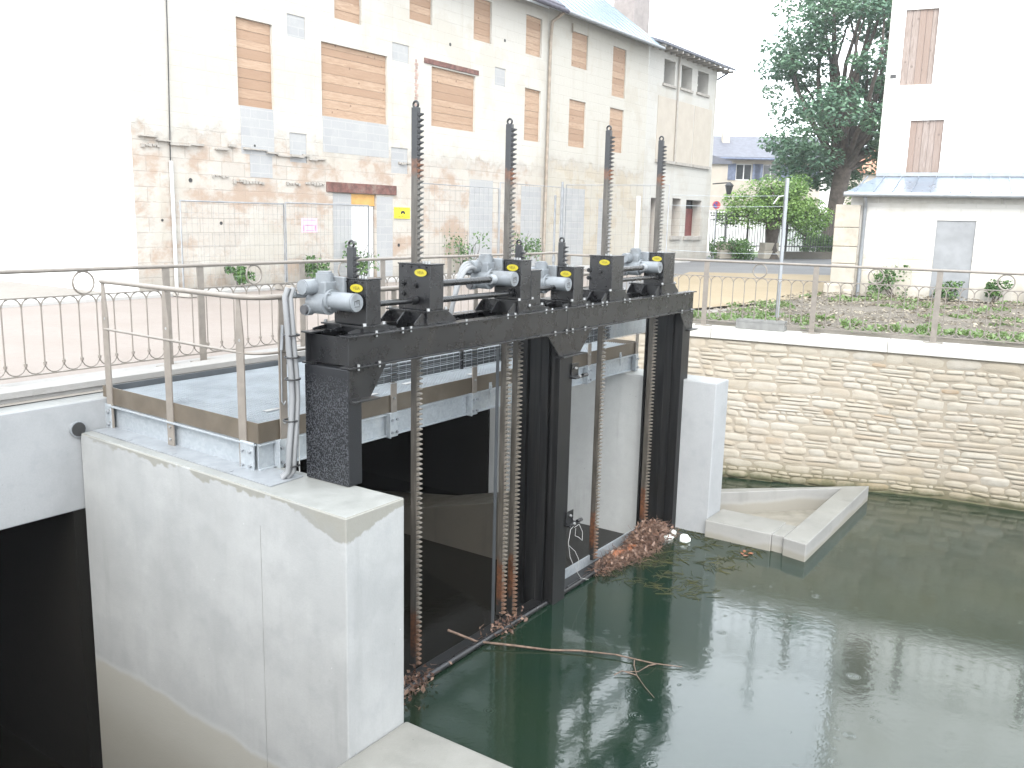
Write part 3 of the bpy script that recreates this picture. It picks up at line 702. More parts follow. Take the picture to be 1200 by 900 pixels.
# ---- lifting racks
def rack(u, ztop, zbot, tall, lab):
    t = thing('lifting_rack', lab, 'rack', G(u, -.7, ztop), group='lifting racks through the gear housings')
    mb = MB(); mb.gb(u - .021, u + .021, -.752, -.688, zbot, ztop); build(mb, 'bar', M['rack' if tall else 'rack_short'], t, bevel=.003)
    mb = MB(); z = zbot + .02
    while z < ztop - .06:
        mb.prism([G(u - .017, -.6878, z), G(u - .017, -.648, z + .016), G(u - .017, -.648, z + .026), G(u - .017, -.6878, z + .031)], GU * .034); z += .0445
    build(mb, 'teeth', M['tooth' if tall else 'tooth_short'], t)
    mb = MB(); mb.torus(G(u, -.722, ztop + .022), GU, .026, .010, 14, 6); build(mb, 'eyelet', M['black'], t)
rack(.96, 2.57, -2.33, True, 'tallest toothed rack with a rust band, through the motorless housing near the conduits')
rack(2.30, 2.565, -2.33, True, 'tall toothed rack through the hose-fed gear housing')
rack(4.22, 2.68, -2.33, True, 'tall toothed rack through the motorless housing past the middle post')
rack(5.56, 2.68, -2.33, True, 'tall toothed rack through the housing at the far end')
rack(.21, 1.455, -.33 + .02, False, 'short black rack stub above the housing over the speckled post')
rack(2.50, 1.445, -2.45, False, 'short black rack just behind the hose-fed housing')
rack(3.30, 1.465, -2.45, False, 'short black rack stub above the housing over the middle post')

# ---- gear housings with actuators
def text_mesh(txt, size, mat, name, parent, loc, xa, ya, extrude=.0006):
    cu = bpy.data.curves.new(name, 'FONT'); cu.body = txt; cu.size = size; cu.align_x = 'CENTER'; cu.align_y = 'CENTER'; cu.extrude = extrude
    tmp = bpy.data.objects.new('tmp', cu); link(tmp)
    dg = bpy.context.evaluated_depsgraph_get(); me = bpy.data.meshes.new_from_object(tmp.evaluated_get(dg))
    bpy.data.objects.remove(tmp); bpy.data.curves.remove(cu)
    xa, ya = Vc(xa).normalized(), Vc(ya).normalized(); za = xa.cross(ya)
    Mx = Matrix((xa, ya, za)).transposed().to_4x4(); Mx.translation = Vc(loc)
    Mr = ROOTM[parent.name] @ Mx
    me.transform(Mr); me.materials.clear(); me.materials.append(mat)
    o = bpy.data.objects.new(name, me); link(o); o.parent = parent; ROOTM[o.name] = ROOTM[parent.name]
    return o
def pedestal(t, u0, u1, zp):
    mb = MB(); a, b = u0 - .05, u1 + .06
    mb.gb(a, b, -.965, -.47 - .035, zp - .014, zp)
    mb.gb(a + .02, b - .02, -.95, -.94, .815, zp - .0145); mb.gb(a + .02, b - .02, -.53, -.52, .815, zp - .0145)
    mb.gb(a + .02, a + .03, -.939, -.531, .815, zp - .0145); mb.gb(b - .03, b - .02, -.939, -.531, .815, zp - .0145)
    hh = zp - .02
    for v in (-.93, -.74, -.55):
        mb.prism([G(a + .019, v, .816), G(a + .019, v, hh), G(a - .03, v, hh), G(a - .12, v, .835), G(a - .12, v, .816)], GV * .01)
        mb.prism([G(b - .019, v, .816), G(b - .019, v, hh), G(b + .03, v, hh), G(b + .14, v, .835), G(b + .14, v, .816)], GV * .01)
    build(mb, 'pedestal', M['black'], t, bevel=.002)
    for (u, v) in ((a + .03, -.52), (b - .03, -.52), (a + .03, -.94)):
        mb = MB(); mb.cyl(G(u, v, zp), G(u, v, zp + .02), .015, 6); build(mb, 'bolt', M['bolt'], t)
def hoist(u0, u1, zb, zt, motor, badge, lab, vb=-.865, vf=-.52):
    t = thing('gear_housing', lab, 'gear housing', G((u0+u1)/2, -.7, .815), group='gear housings on the gate beam')
    pedestal(t, u0, u1, max(zb, .868))
    mb = MB(); mb.gb(u0, u1, vb, vf, max(zb, .868) + .001, zt - .012); build(mb, 'case', M['black'], t, bevel=.005)
    mb = MB(); mb.gb(u0 - .006, u1 + .006, vb - .006, vf + .006, zt - .0115, zt)
    for v in (vb + .04, vb + .14, vf - .12, vf - .04): mb.cyl(G(u0 - .006, v, zt - .03), G(u0 - .016, v, zt - .03), .007, 6)
    build(mb, 'lid', M['black'], t, bevel=.003)
    for k in range(3):
        mb = MB(); mb.cyl(G(u0 + .05, -.63 + .03 * k, zt), G(u0 + .05, -.63 + .03 * k, zt + .018), .011, 6); build(mb, 'bolt', M['bolt'], t)
    if badge:
        cz, cv = zt - .075, vf - .095
        mb = MB(); n = 24; mb.prism([G(u0 - .0065, cv + .066 * math.cos(2*math.pi*k/n), cz + .031 * math.sin(2*math.pi*k/n)) for k in range(n)], GU * -.003)
        bd = build(mb, 'badge', M['yellow'], t)
        text_mesh('VEIA', .036, M['badgetext'], 'lettering', bd, G(u0 - .0105, cv, cz), GV, Z)
    if not motor and badge:
        for (v, z) in ((vf - .29, zt - .17), (vf - .29, zt - .255), (vf - .155, zt - .18)):
            mb = MB(); mb.cyl(G(u0, v, z), G(u0 - .018, v, z), .024, 12); mb.cyl(G(u0 - .018, v, z), G(u0 - .03, v, z), .012, 6); build(mb, 'plug', M['black'], t)
    if motor:
        uc = u0 - .10
        mb = MB()                     # cast body
        mb.gb(uc - .055, u0 - .001, -.965, -.80, zt - .25, zt - .03)
        mb.cyl(G(uc - .02, -.97, zt - .20), G(uc - .02, -.79, zt - .20), .085, 20)
        mb.gb(u0 - .04, u0 - .0005, -.90, -.72, zt - .16, zt + .005)
        mb.cyl(G(uc + .01, -.87, zt - .05), G(uc + .01, -.87, zt + .030), .068, 20)
        mb.cyl(G(uc + .01, -.87, zt + .0302), G(uc + .01, -.87, zt + .045), .055, 20)
        ac = build(mb, 'actuator', M['motor'], t, bevel=.010)
        mb = MB(); mb.cyl(G(uc, -.79, zt - .175), G(uc, -.765, zt - .175), .088, 24); mb.cyl(G(uc, -.765, zt - .175), G(uc, -.535, zt - .175), .071, 24); mb.cyl(G(uc, -.535, zt - .175), G(uc, -.522, zt - .175), .067, 24)
        for k in range(4):
            a = .785 + 1.571 * k; mb.cyl(G(uc + .077*math.cos(a), -.765, zt - .175 + .077*math.sin(a)), G(uc + .077*math.cos(a), -.745, zt - .175 + .077*math.sin(a)), .009, 6)
        mo = build(mb, 'electric_motor', M['motor'], ac, bevel=.004)
        mb = MB(); mb.cyl(G(uc + .02, -.93, zt - .075), G(uc - .16, -.93, zt - .075), .060, 22); mb.cyl(G(uc - .16, -.93, zt - .075), G(uc - .172, -.93, zt - .075), .055, 22)
        mb.cyl(G(uc - .03, -.93, zt - .075), G(uc - .012, -.93, zt - .075), .068, 22)
        build(mb, 'terminal_box', M['motor'], ac, bevel=.004)
        mb = MB(); mb.cyl(G(uc - .055, -.96, zt - .25), G(uc - .11, -.96, zt - .25), .046, 16); build(mb, 'hand_drive', M['motor'], ac, bevel=.004)
        mb = MB(); mb.cyl(G(uc - .11, -.96, zt - .25), G(uc - .135, -.96, zt - .25), .036, 14); build(mb, 'hub_cap', M['knob'], ac)
        mb = MB(); mb.bar(G(uc - .05, -1.0, zt - .15), G(uc - .16, -1.02, zt - .14), .03, .03); mb.cyl(G(uc - .16, -1.02, zt - .15), G(uc - .16, -1.02, zt - .11), .02, 8); build(mb, 'lever', M['motor'], ac, bevel=.004)
        # printed mark on the motor end plate
        mb = MB(); cz = zt - .178
        for dv, h in ((-.022, .028), (-.004, .036), (.010, .036), (.022, .036)): mb.box(0, 0, 0, 0, 0, 0) if False else None
        mb.gb(uc - .026, uc - .019, -.522, -.5212, cz - .016, cz + .020); mb.gb(uc - .019, uc - .006, -.522, -.5212, cz + .010, cz + .017)
        mb.gb(uc - .004, uc + .003, -.522, -.5212, cz - .008, cz + .024); mb.gb(uc + .003, uc + .030, -.522, -.5212, cz + .017, cz + .0245)
        mb.gb(uc + .010, uc + .016, -.522, -.5212, cz - .004, cz + .017); mb.gb(uc + .024, uc + .031, -.522, -.5212, cz - .018, cz + .017)
        mb.gb(uc - .024, uc + .030, -.522, -.5212, cz - .030, cz - .024)
        build(mb, 'maker_mark', M['ink'], mo)
    return t
hoist(.16, .32, .86, 1.225, True, True, 'black gear housing with grey motor at the conduit end, above the speckled post')
hoist(.91, 1.09, .93, 1.315, False, True, 'motorless black gear housing with plugs, between the conduit-end motor and the hose-fed one')
hoist(2.25, 2.425, .935, 1.315, True, True, 'black gear housing with grey motor fed by three curved grey hoses', vb=-.83)
hoist(2.43, 2.60, .87, 1.214, False, False, 'low black gear housing without any badge, pressed against the hose-fed one', vb=-.83)
hoist(3.23, 3.43, .86, 1.220, True, True, 'low black gear housing with grey motor above the middle post', vb=-.80)
hoist(4.055, 4.33, .93, 1.316, False, True, 'motorless black gear housing with plugs, past the middle post', vb=-.81)
hoist(5.39, 5.70, .94, 1.325, True, True, 'black gear housing with grey motor at the stone wall end of the beam', vb=-.79)
# drive shafts between the housings
for u0, u1, v, z, r, lab in ((.325, .90, -.66, 1.01, .024, 'black drive shaft from the conduit-end housing to its motorless neighbour'),
                             (1.10, 1.98, -.64, 1.14, .030, 'upper black drive shaft running into the hose-fed motor'),
                             (1.10, 2.24, -.62, 1.00, .026, 'lower black drive shaft under the hose-fed motor'),
                             (2.61, 3.22, -.66, 1.01, .024, 'short black drive shaft between the two low housings'),
                             (4.34, 5.10, -.64, 1.15, .030, 'upper black drive shaft running into the stone-wall-end motor'),
                             (4.34, 5.38, -.60, 1.03, .024, 'lower black drive shaft under the stone-wall-end motor')):
    t = thing('drive_shaft', lab, 'drive shaft', G((u0+u1)/2, v, z - r), group='drive shafts on the beam')
    mb = MB(); mb.cyl(G(u0, v, z), G(u1, v, z), r, 14); build(mb, 'tube', M['black'], t)
    mb = MB(); mb.cyl(G(u1 - .07, v, z), G(u1 - .005, v, z), r * 1.5, 14); build(mb, 'coupling', M['black' if r < .03 else 'zinc'], t)
# three hoses curving down from the third motor
for k in range(3):
    p0 = G(1.98, -.93 + .03*k - .02, 1.24 + .03 * (k % 2)); dz = .03 * k
    mb = MB(); pts = []
    for i in range(11):
        a = i / 10; pts.append(G(1.99 - .42 * a - .05*k*a, -.93 + .03*k + .12 * a, 1.26 + .05 * math.sin(a * 3.0) - .40 * a ** 2.2 - dz*.6))
    mb.tube(pts, .021, 8)
    setp(build(mb, 'hose', M['conduit'], bevel=0), 'ribbed grey hose curving down beside the hose-fed motor', 'hose', 'three hoses of the middle motor')
# conduits at the near end of the beam
t = thing('conduit_bundle', 'bundle of pale grey conduits tied with black straps beside the speckled post', 'conduits', G(-.16, -.95, -.34))
for k, (du, dv) in enumerate(((0, 0), (.045, .01), (.075, -.03), (.03, -.045))):
    zt_ = 1.08 if k < 2 else .78
    pts = [G(-.21 + du, -.97 + dv, zt_ + (.07 if k < 2 else 0))] + ([G(-.235 + du, -.98 + dv, zt_)] if k < 2 else [])
    for z in (.9, .7, .5, .3, .1, -.1, -.22): 
        if z < zt_: pts.append(G(-.215 + du + .02 * math.sin(z * 5), -.965 + dv - .03 * (z < .35) * (.35 - z), z))
    pts += [G(-.225 + du, -1.0 + dv, -.29), G(-.26 + du, -1.03 + dv, -.335)]
    mb = MB(); mb.tube(pts, .021 if k < 2 else .017, 8); build(mb, 'conduit', M['conduit'] if k != 2 else M['conduit_dark'], t)
for z in (.79, .62, .45, .12, -.24):
    mb = MB(); mb.torus(G(-.18, -.975 - .03*(z < .3), z), Z, .058, .007, 16, 6); build(mb, 'cable_tie', M['cabletie'], t)
mb = MB()
for dv in (-.05, .03): mb.tube([G(-.135, -1.0 + dv, .1), G(-.135, -1.0 + dv, -.3)], .005, 5)
for k in range(5): mb.tube([G(-.135, -1.05, .08 - .085*k), G(-.135, -.97, .08 - .085*k)], .004, 5)
build(mb, 'wire_ladder', M['rope'], t)
mb = MB(); mb.tube([G(-.14, -1.02, .08), G(-.15, -1.02, -.1), G(-.14, -1.0, -.18)], .007, 5); build(mb, 'earth_wire', M['green'], t)
# cable basket under the beam
t = thing('cable_basket', 'wire basket of slate grey pipes slung along the walkway under the beam', 'cable tray', G(3.5, -1.18, .2))
for k in range(5):
    mb = MB(); mb.tube([G(.55, -1.19 + .012*(k % 2), .228 + .034*k), G(3.4, -1.19, .226 + .034*k), G(5.3, -1.19, .226 + .034*k)], .0155, 8); build(mb, 'pipe', M['conduit_dark'], t)
mb = MB()
for z in (.205, .30, .395): mb.tube([G(.55, -1.165, z), G(6.45, -1.165, z)], .003, 4, caps=False)
for k in range(60): mb.tube([G(.55 + .1*k, -1.23, .205), G(.55 + .1*k, -1.165, .203), G(.55 + .1*k, -1.165, .40)], .003, 4, caps=False)
build(mb, 'wire_basket', M['galv'], t)
mb = MB(); mb.gb(4.9, 6.45, -1.235, -1.225, .2, .39); build(mb, 'tray_wall', M['galv'], t)
for u in (.95, 1.5, 2.2, 2.9, 3.8): 
    mb = MB(); mb.gb(u, u + .012, -1.215, -1.163, .205, .40); build(mb, 'cable_tie', M['cabletie'], t)

# ================================================================== WALKWAY
wk = thing('steel_walkway', 'galvanised steel walkway with open grating and brown kick plates', 'walkway', G(3, -2.5, -.35))
def ue(v): return -.215 - .052 * (v + 1.34)
UE = 6.43
mb = MB()
v = -1.36
while v > -3.62: mb.gb(ue(v) + .02, UE, v - .0025, v + .0025, -.03, .0); v -= .034
u = ue(-1.3) + .05
while u < UE:
    vm = -3.62 if u > ue(-3.62) + .03 else -1.34 - (u - .02 + .215) / .052
    mb.gb(u - .0015, u + .0015, max(-3.62, vm), -1.36, -.012, -.002); u += .05
build(mb, 'grating', M['grating'], wk)
mb = MB(); mb.gb(-.05, UE, -3.64, -3.622, -.10, .055)
build(mb, 'edge_angle', M['conduit_dark'], wk)
def endquad(mb, v0, v1, z0, z1, off=0, th=.008):
    a, b = ue(v0) - off, ue(v1) - off
    mb.hexa([G(a - th, v0, z0), G(a, v0, z0), G(b, v1, z0), G(b - th, v1, z0), G(a - th, v0, z1), G(a, v0, z1), G(b, v1, z1), G(b - th, v1, z1)])
mb = MB(); endquad(mb, -1.352, -3.72, -.118, .048); mb.gb(ue(-1.34) - .008, UE + .02, -1.35, -1.342, -.118, .048); mb.gb(UE + .012, UE + .02, -3.6, -1.352, -.118, .048)
build(mb, 'kick_plate', M['toe'], wk)
mb = MB(); endquad(mb, -1.37, -3.62, -.343, -.125, -.03, .010); endquad(mb, -1.37, -3.62, -.14, -.125, .006, .03)
mb.gb(ue(-1.34) + .002, UE, -1.372, -1.362, -.343, -.125); mb.gb(ue(-1.34) - .0, UE, -1.36, -1.33, -.14, -.1255); mb.gb(ue(-1.34) + .0, UE, -1.36, -1.335, -.343, -.330)
build(mb, 'edge_beam', M['galv'], wk, bevel=.002)
mb = MB()
for k in range(9): mb.gb(.2 + .7*k, .28 + .7*k, -3.6, -1.4, -.2, -.04)
mb.gb(-.1, UE, -2.6, -2.5, -.3, -.21)
build(mb, 'cross_beam', M['galv'], wk)
FP = [.03, 1.36, 2.62, 3.9, 5.05, 6.38]; EP = [-1.53, -2.57, -3.58]
for u in FP:                          # bracket plates with bolts
    mb = MB(); mb.gb(u - .085, u - .073, -1.36, -1.29, -.355, -.115); mb.gb(u - .0729, u + .055, -1.3325, -1.3215, -.355, -.115)
    bp = build(mb, 'bracket_plate', M['galv'], wk, bevel=.006)
    mb = MB()
    for du in (-.035, .035):
        for z in (-.19, -.31): mb.cyl(G(u + du, -1.3213, z), G(u + du, -1.303, z), .014, 6)
    build(mb, 'bolts', M['zinc'], bp)
for v in (EP[0] + .06, EP[2] - .06):
    mb = MB(); mb.gb(ue(v) - .034, ue(v) - .012, v - .08, v + .08, -.355, -.115); bp = build(mb, 'bracket_plate', M['galv'], wk, bevel=.006)
    mb = MB()
    for dv in (-.045, .045):
        for z in (-.19, -.31): mb.cyl(G(ue(v) - .034, v + dv, z), G(ue(v) - .054, v + dv, z), .014, 6)
    build(mb, 'bolts', M['zinc'], bp)
for u in (.52, 2.9, 4.6, 5.9):
    mb = MB(); mb.gb(u, u + .05, -1.3485, -1.338, -.16, -.05); mb.gb(u + .01, u + .04, -1.3378, -1.325, -.23, -.08); build(mb, 'clip', M['galv'], wk, bevel=.003)
for (u, v) in ((.25, -1.8), (.75, -1.62), (1.3, -1.62), (2.0, -1.75), (2.9, -1.6)):
    mb = MB(); mb.gb(u, u + .16, v - .05, v + .01, .001, .008); build(mb, 'saddle_clip', M['bolt'], wk)

gr = thing('walkway_guardrail', 'taupe tubular guardrail bolted round the steel walkway', 'guardrail', G(1, -1.34, -.35))
RZ = 1.045
for i, v in enumerate(EP):
    u = ue(v) - .018; mb = MB(); mb.hexa([G(u - .006, v - .045, -.34 if i else -.36), G(u + .006, v - .045, -.34), G(u + .006, v + .045, -.34), G(u - .006, v + .045, -.34), G(u - .006, v - .045, .72), G(u + .006, v - .045, .72), G(u + .006, v + .045, .72), G(u - .006, v + .045, .72)])
    mb.hexa([G(u - .006, v - .045, .72), G(u + .006, v - .045, .72), G(u + .006, v + .045, .72), G(u - .006, v + .045, .72), G(u - .006, v - .028, RZ), G(u + .006, v - .028, RZ), G(u + .006, v + .010, RZ), G(u - .006, v + .010, RZ)])
    o = build(mb, 'post', M['taupe'], gr)
    mb = MB(); mb.cyl(G(u - .006, v, .70), G(u - .0075, v, .70), .012, 10)
    for z in (-.28, -.17): mb.cyl(G(u - .006, v, z), G(u - .018, v, z), .012, 6)
    build(mb, 'bolt', M['bolt'], o)
for u in FP:
    v = -1.328; mb = MB(); mb.gb(u - .038, u + .038, v - .006, v + .006, -.34, .75)
    mb.hexa([G(u - .038, v + .006, .75), G(u + .038, v + .006, .75), G(u + .038, v - .006, .75), G(u - .038, v - .006, .75), G(u - .022, v + .006, RZ), G(u + .022, v + .006, RZ), G(u + .022, v - .006, RZ), G(u - .022, v - .006, RZ)])
    o = build(mb, 'post', M['taupe'], gr)
    mb = MB(); mb.cyl(G(u, v + .006, .02), G(u, v + .018, .02), .012, 6); build(mb, 'bolt', M['bolt'], o)
def corner(z, v_end):
    pts = [G(ue(v_end) - .018, v_end, z), G(ue(-1.75) - .018, -1.75, z), G(ue(-1.6) - .016, -1.6, z)]
    for k in range(1, 8):
        a = k / 8 * math.pi/2; pts.append(G(ue(-1.5) - .018 + .22 * (1 - math.cos(a)), -1.56 + .23 * math.sin(a), z))
    return pts
mb = MB(); mb.tube(corner(RZ, -3.62) + [G(u, -1.328, RZ) for u in (.1, .6, 2, 4, 6.42)], .0225, 10); build(mb, 'top_rail', M['taupe'], gr)
mb = MB(); mb.tube(corner(.60, -3.6) + [G(u, -1.328, .60) for u in (.1, .6, 2, 4, 6.42)], .012, 8); build(mb, 'middle_rail', M['taupe'], gr)
mb = MB(); mb.bar(G(.02, -1.312, .82), G(.005, -1.312, .62), .035, .008); mb.tube([G(.005, -1.312, .63), G(.0, -1.312, .2), G(.01, -1.30, .17), G(.03, -1.30, .2)], .006, 6); build(mb, 'hook', M['zinc'], gr)
# white cord on the middle post
mb = MB(); P0 = G(3.22, -.44, -1.56); pts = []
for (x, y) in ((0, 0), (-.06, -.02), (-.1, -.16), (-.05, -.34), (.06, -.5), (.2, -.66), (.38, -.74)): pts.append(P0 + GU * x + Z * y + GV * .03)
mb.tube(pts, .003, 5); pts = [P0 + GU * x + Z * y + GV * .03 for (x, y) in ((-.08, -.2), (.05, -.3), (.14, -.42), (.13, -.56))]; mb.tube(pts, .003, 5)
pts = [P0 + GU * x + Z * y + GV * .03 for (x, y) in ((.02, -.02), (.12, -.01), (.2, -.12), (.2, -.22), (.12, -.16), (.04, -.12), (.05, -.04))]; mb.tube(pts, .003, 5)
setp(build(mb, 'cord', M['rope']), 'thin white cord dangling in loops from the middle gate post', 'cord')

# ================================================================== ORNAMENTAL RAILINGS
def railing(name, label, P0, P1, posts, pitch=.19, ztop=1.10, z0=0.0, start=0.0):
    P0, P1 = Vc(P0), Vc(P1); d = (P1 - P0); L = d.length; d.normalize(); nrm = d.cross(Z)
    t = thing(name, label, 'railing', P0 + Z * z0, group='hoop railings along the water')
    at = lambda s, z, o=0: P0 + d * s + Z * (z + z0) + nrm * o
    mb = MB(); mb.tube([at(0, ztop), at(L*.5, ztop), at(L, ztop)], .0215, 10); build(mb, 'top_rail', M['taupe'], t)
    mb = MB(); mb.bar(at(0, .845), at(L, .845), .022, .014); build(mb, 'hoop_rail', M['taupe'], t)
    mb = MB(); mb.bar(at(0, .095), at(L, .095), .022, .014); build(mb, 'bottom_rail', M['taupe'], t)
    for s in posts:
        mb = MB(); mb.bar(at(s, .012), at(s, ztop - .02), .085, .016, up=nrm); o = build(mb, 'post', M['taupe'], t)
        mb = MB(); mb.bar(at(s - .14, .008), at(s + .14, .008), .11, .016); build(mb, 'base_plate', M['taupe'], o, bevel=.004)
    R = pitch / 2; mb = MB(); o = Vc((0, 0, 0))
    mb.tube([o + Z*.2, o + Z*.75], .0072, 6)
    mb.tube([o + d*R + d*(-R*math.cos(a)) + Z*(.75 + R*math.sin(a)) for a in [math.pi*k/10 for k in range(11)]], .0075, 5)
    mb.tube([o + d*R + d*(-R*math.cos(a)) + Z*(.2 - R*math.sin(a)) for a in [math.pi*k/8 for k in range(9)]], .0065, 5)
    mb.tube([o + Z*.185, o + Z*.215], .017, 6)
    b0 = None; s = start
    while s < L - pitch * .6:
        if b0 is None: b0 = build(mb, 'baluster', M['taupe'], t, local=True); b0.location = d * s
        else: inst(b0, t, d * s)
        s += pitch
    q0 = None; mbr = MB(); mbr.torus((0, 0, 0), nrm, .112, .011, 22, 6)
    for a, b in zip(posts[:-1], posts[1:]):
        if b - a < .9: continue
        loc = d * ((a + b) / 2) + Z * .968
        if q0 is None: q0 = build(mbr, 'ring', M['taupe'], t, local=True); q0.location = loc
        else: inst(q0, t, loc)
    return t
RU0 = -5.6
railing('hoop_railing', 'taupe hoop railing running along the road bridge behind the walkway', G(RU0, -4.45, 0), G(9.4, -4.45, 0), [u - RU0 for u in (-4.4, -2.6, -.75, 1.14, 1.58, 3.1, 4.6, 6.1, 7.6, 9.3)], start=(-.63 - RU0) % .19)
def RW(x): return (x, WT(x) + .21, 0)
c0 = Vc(RW(.9)); dd = (Vc(RW(2)) - c0).normalized().x
railing('hoop_railing', 'taupe hoop railing standing on the white coping of the rubble wall', RW(.9), RW(12.5), [(x - .9) / dd for x in (.98, 1.75, 3.26, 4.84, 6.43, 8.0, 9.6, 11.2)], z0=-.03, start=.1)
cbk = MB(); M2 = Matrix.Translation(Vc((4.13, WT(4.13) + .235, -.029))) @ Matrix.Rotation(math.atan2(-.53, 1), 4, 'Z')
cbk.box(-.40, .40, -.11, .11, 0, .115, M=M2); cbk.box(-.40, .40, -.11, -.06, .1152, .16, M=M2); cbk.box(-.40, .40, .06, .11, .1152, .16, M=M2)
setp(build(cbk, 'concrete_channel', M['block_grey'], bevel=.006), 'grey concrete gutter block lying on the white coping', 'concrete block')

# ================================================================== OLD BUILDINGS ALONG THE PLAZA
FP1 = Vc((-7.75, 18.53, 0))
def wall_holes(mb, s0, s1, z0, z1, holes, y=0.0, depth=.18):
    xs = sorted({s0, s1, *[min(max(h[0], s0), s1) for h in holes], *[min(max(h[2], s0), s1) for h in holes]})
    zs = sorted({z0, z1, *[min(max(h[3], z0), z1) for h in holes], *[min(max(h[1], z0), z1) for h in holes]})
    for a, b in zip(xs[:-1], xs[1:]):
        for c, d in zip(zs[:-1], zs[1:]):
            mx, mz = (a+b)/2, (c+d)/2
            if any(h[0] < mx < h[2] and h[3] < mz < h[1] for h in holes): continue
            mb.add([(a, y, c), (b, y, c), (b, y, d), (a, y, d)], [(0, 1, 2, 3)])
    for (a, zt, b, zb) in [h[:4] for h in holes]:
        dp = y + depth
        mb.add([(a, y, zb), (a, y, zt), (a, dp, zt), (a, dp, zb)], [(0, 1, 2, 3)]); mb.add([(b, y, zb), (b, dp, zb), (b, dp, zt), (b, y, zt)], [(0, 1, 2, 3)])
        mb.add([(a, y, zb), (a, dp, zb), (b, dp, zb), (b, y, zb)], [(0, 1, 2, 3)]); mb.add([(a, y, zt), (b, y, zt), (b, dp, zt), (a, dp, zt)], [(0, 1, 2, 3)])
    return mb
def planks(name, t, h, y, horiz=True, mat='planks', pw=.21, label=None):
    a, zt, b, zb = h; mb = MB()
    z = zb if horiz else a; end = zt if horiz else b
    while z < end - .01:
        k = min(pw * rnd(.8, 1.15), end - z); dy = rnd(-.006, .006)
        if end - z - k < .06: k = end - z
        if horiz: mb.box(a, b, y + dy, y + dy + .025, z + .003, z + k - .003, c=rnd(0, 1))
        else: mb.box(z + .003, z + k - .003, y + dy, y + dy + .025, zb, zt, c=rnd(0, 1))
        z += k
    return build(mb, name, M[mat], t, local=True, label=label)
def lbox(name, t, mat, *b, bevel=0, label=None):
    mb = MB(); mb.box(*b); return build(mb, name, M[mat], t, local=True, bevel=bevel, label=label)
def bld(name, label, x=0.0): return thing(name, label, 'building', FP1 + GU * x, GROT, group='old buildings along the plaza')
# --- first building: white end wall, flaking front
A = bld('derelict_building', 'long derelict building with a white end wall, flaking front and wide boarded openings')
BO = [(2.68, 5.92, 3.69, 4.05), (5.2, 5.82, 7.56, 4.08), (9.38, 5.84, 11.42, 4.23), (14.08, 5.86, 15.03, 4.22), (5.66, 8.1, 6.6, 6.43), (8.44, 8.1, 9.4, 6.92), (11.3, 8.08, 12.2, 6.88), (14.06, 8.1, 15.0, 6.9)]
DOOR = (5.52, 2.24, 7.1, .0)
SM = [(4.14, 6.26, 4.7, 5.76), (7.75, 6.22, 8.42, 5.76), (4.14, 3.59, 4.68, 2.91), (7.7, 3.52, 8.38, 2.84), (12.4, 6.26, 12.97, 5.73)]
mb = wall_holes(MB(), 0, 15.38, 0, 8.5, BO + [DOOR] + SM, depth=.2)
build(mb, 'front_wall', M['facade'], A, local=True)
mb = MB(); mb.add([(0, 0, -.3), (0, 0, 8.5), (0, 4.5, 11.4), (0, 9, 8.5), (0, 9, -.3)], [(0, 1, 2, 3, 4)]); mb.add([(0, 9, 0), (0, 9, 8.5), (15.38, 9, 8.5), (15.38, 9, 0)], [(0, 1, 2, 3)]); build(mb, 'end_wall', M['endwall'], A, local=True)
for h in BO: planks('boarded_window', A, h, .07)
for h in SM: lbox('blocked_opening', A, 'blocks', h[0], h[2], .02, .1, h[3], h[1])
lbox('block_infill', A, 'blocks', 2.72, 3.67, -.004, .05, 3.0, 4.046); lbox('block_infill', A, 'blocks', 5.21, 7.6, -.004, .05, 3.22, 4.076); lbox('block_infill', A, 'blocks', 2.95, 3.6, -.003, .05, 2.5, 2.996)
lbox('lintel', A, 'lintel', 5.3, 7.88, -.04, .1, 2.25, 2.5, bevel=.01); lbox('lintel', A, 'lintel', 9.05, 11.56, -.03, .1, 5.88, 6.02, bevel=.01)
lbox('block_infill', A, 'blocks', 5.53, 6.2, .03, .1, 0, 2.23); lbox('door_panel', A, 'orange', 6.205, 7.09, .05, .09, 1.94, 2.235)
dr = lbox('door', A, 'white', 6.24, 7.06, .07, .11, .02, 1.93); lbox('handle', dr, 'bolt', 6.30, 6.40, .045, .07, .98, 1.02)
for h in ((7.12, 2.2, 7.75, 0), (11.2, 2.84, 12.4, .0), (14.0, 2.76, 15.2, .0)): lbox('blocked_doorway', A, 'blocks', h[0], h[2], -.005, .05, h[3], h[1])
mb = MB(); mb.tube([(.98, -.03, 8.4), (.92, -.035, 5), (.86, -.03, 2.7)], .012, 5); build(mb, 'cable', M['cabletie'], A, local=True)
mb = MB(); mb.tube([(.86, -.05, 2.72), (.86, -.05, 0)], .04, 8); build(mb, 'cable_duct', M['white'], A, local=True)
# ragged ledge where the render stops, brick repair above the first rack, holes
random.seed(8)
x = 0.15
while x < 5.2:
    mb = MB()
    l = rnd(.12, .5); zz = 3.12 - .02 * x + rnd(-.06, .06)
    if rnd(0, 1) < .8: mb.box(x, x + l, -.05 - rnd(0, .04), .01, zz, zz + rnd(.02, .06)); build(mb, 'broken_ledge', M['stone_trim'], A, local=True)
    x += l
for (x0, x1, zc) in ((1.9, 2.4, 2.45), (2.45, 3.35, 2.36), (4.0, 4.5, 2.38), (4.6, 5.3, 2.40), (.2, .7, 2.98), (8.0, 8.7, 3.1)):
    n_ = int((x1 - x0) / .09); mb = MB()
    for k in range(n_): mb.box(x0 + .09*k, x0 + .09*k + .07, -.02 - rnd(0, .03), .01, zc + rnd(-.03, .02), zc + rnd(.03, .07))
    build(mb, 'broken_ledge', M['stone_trim'], A, local=True)
mb = MB()
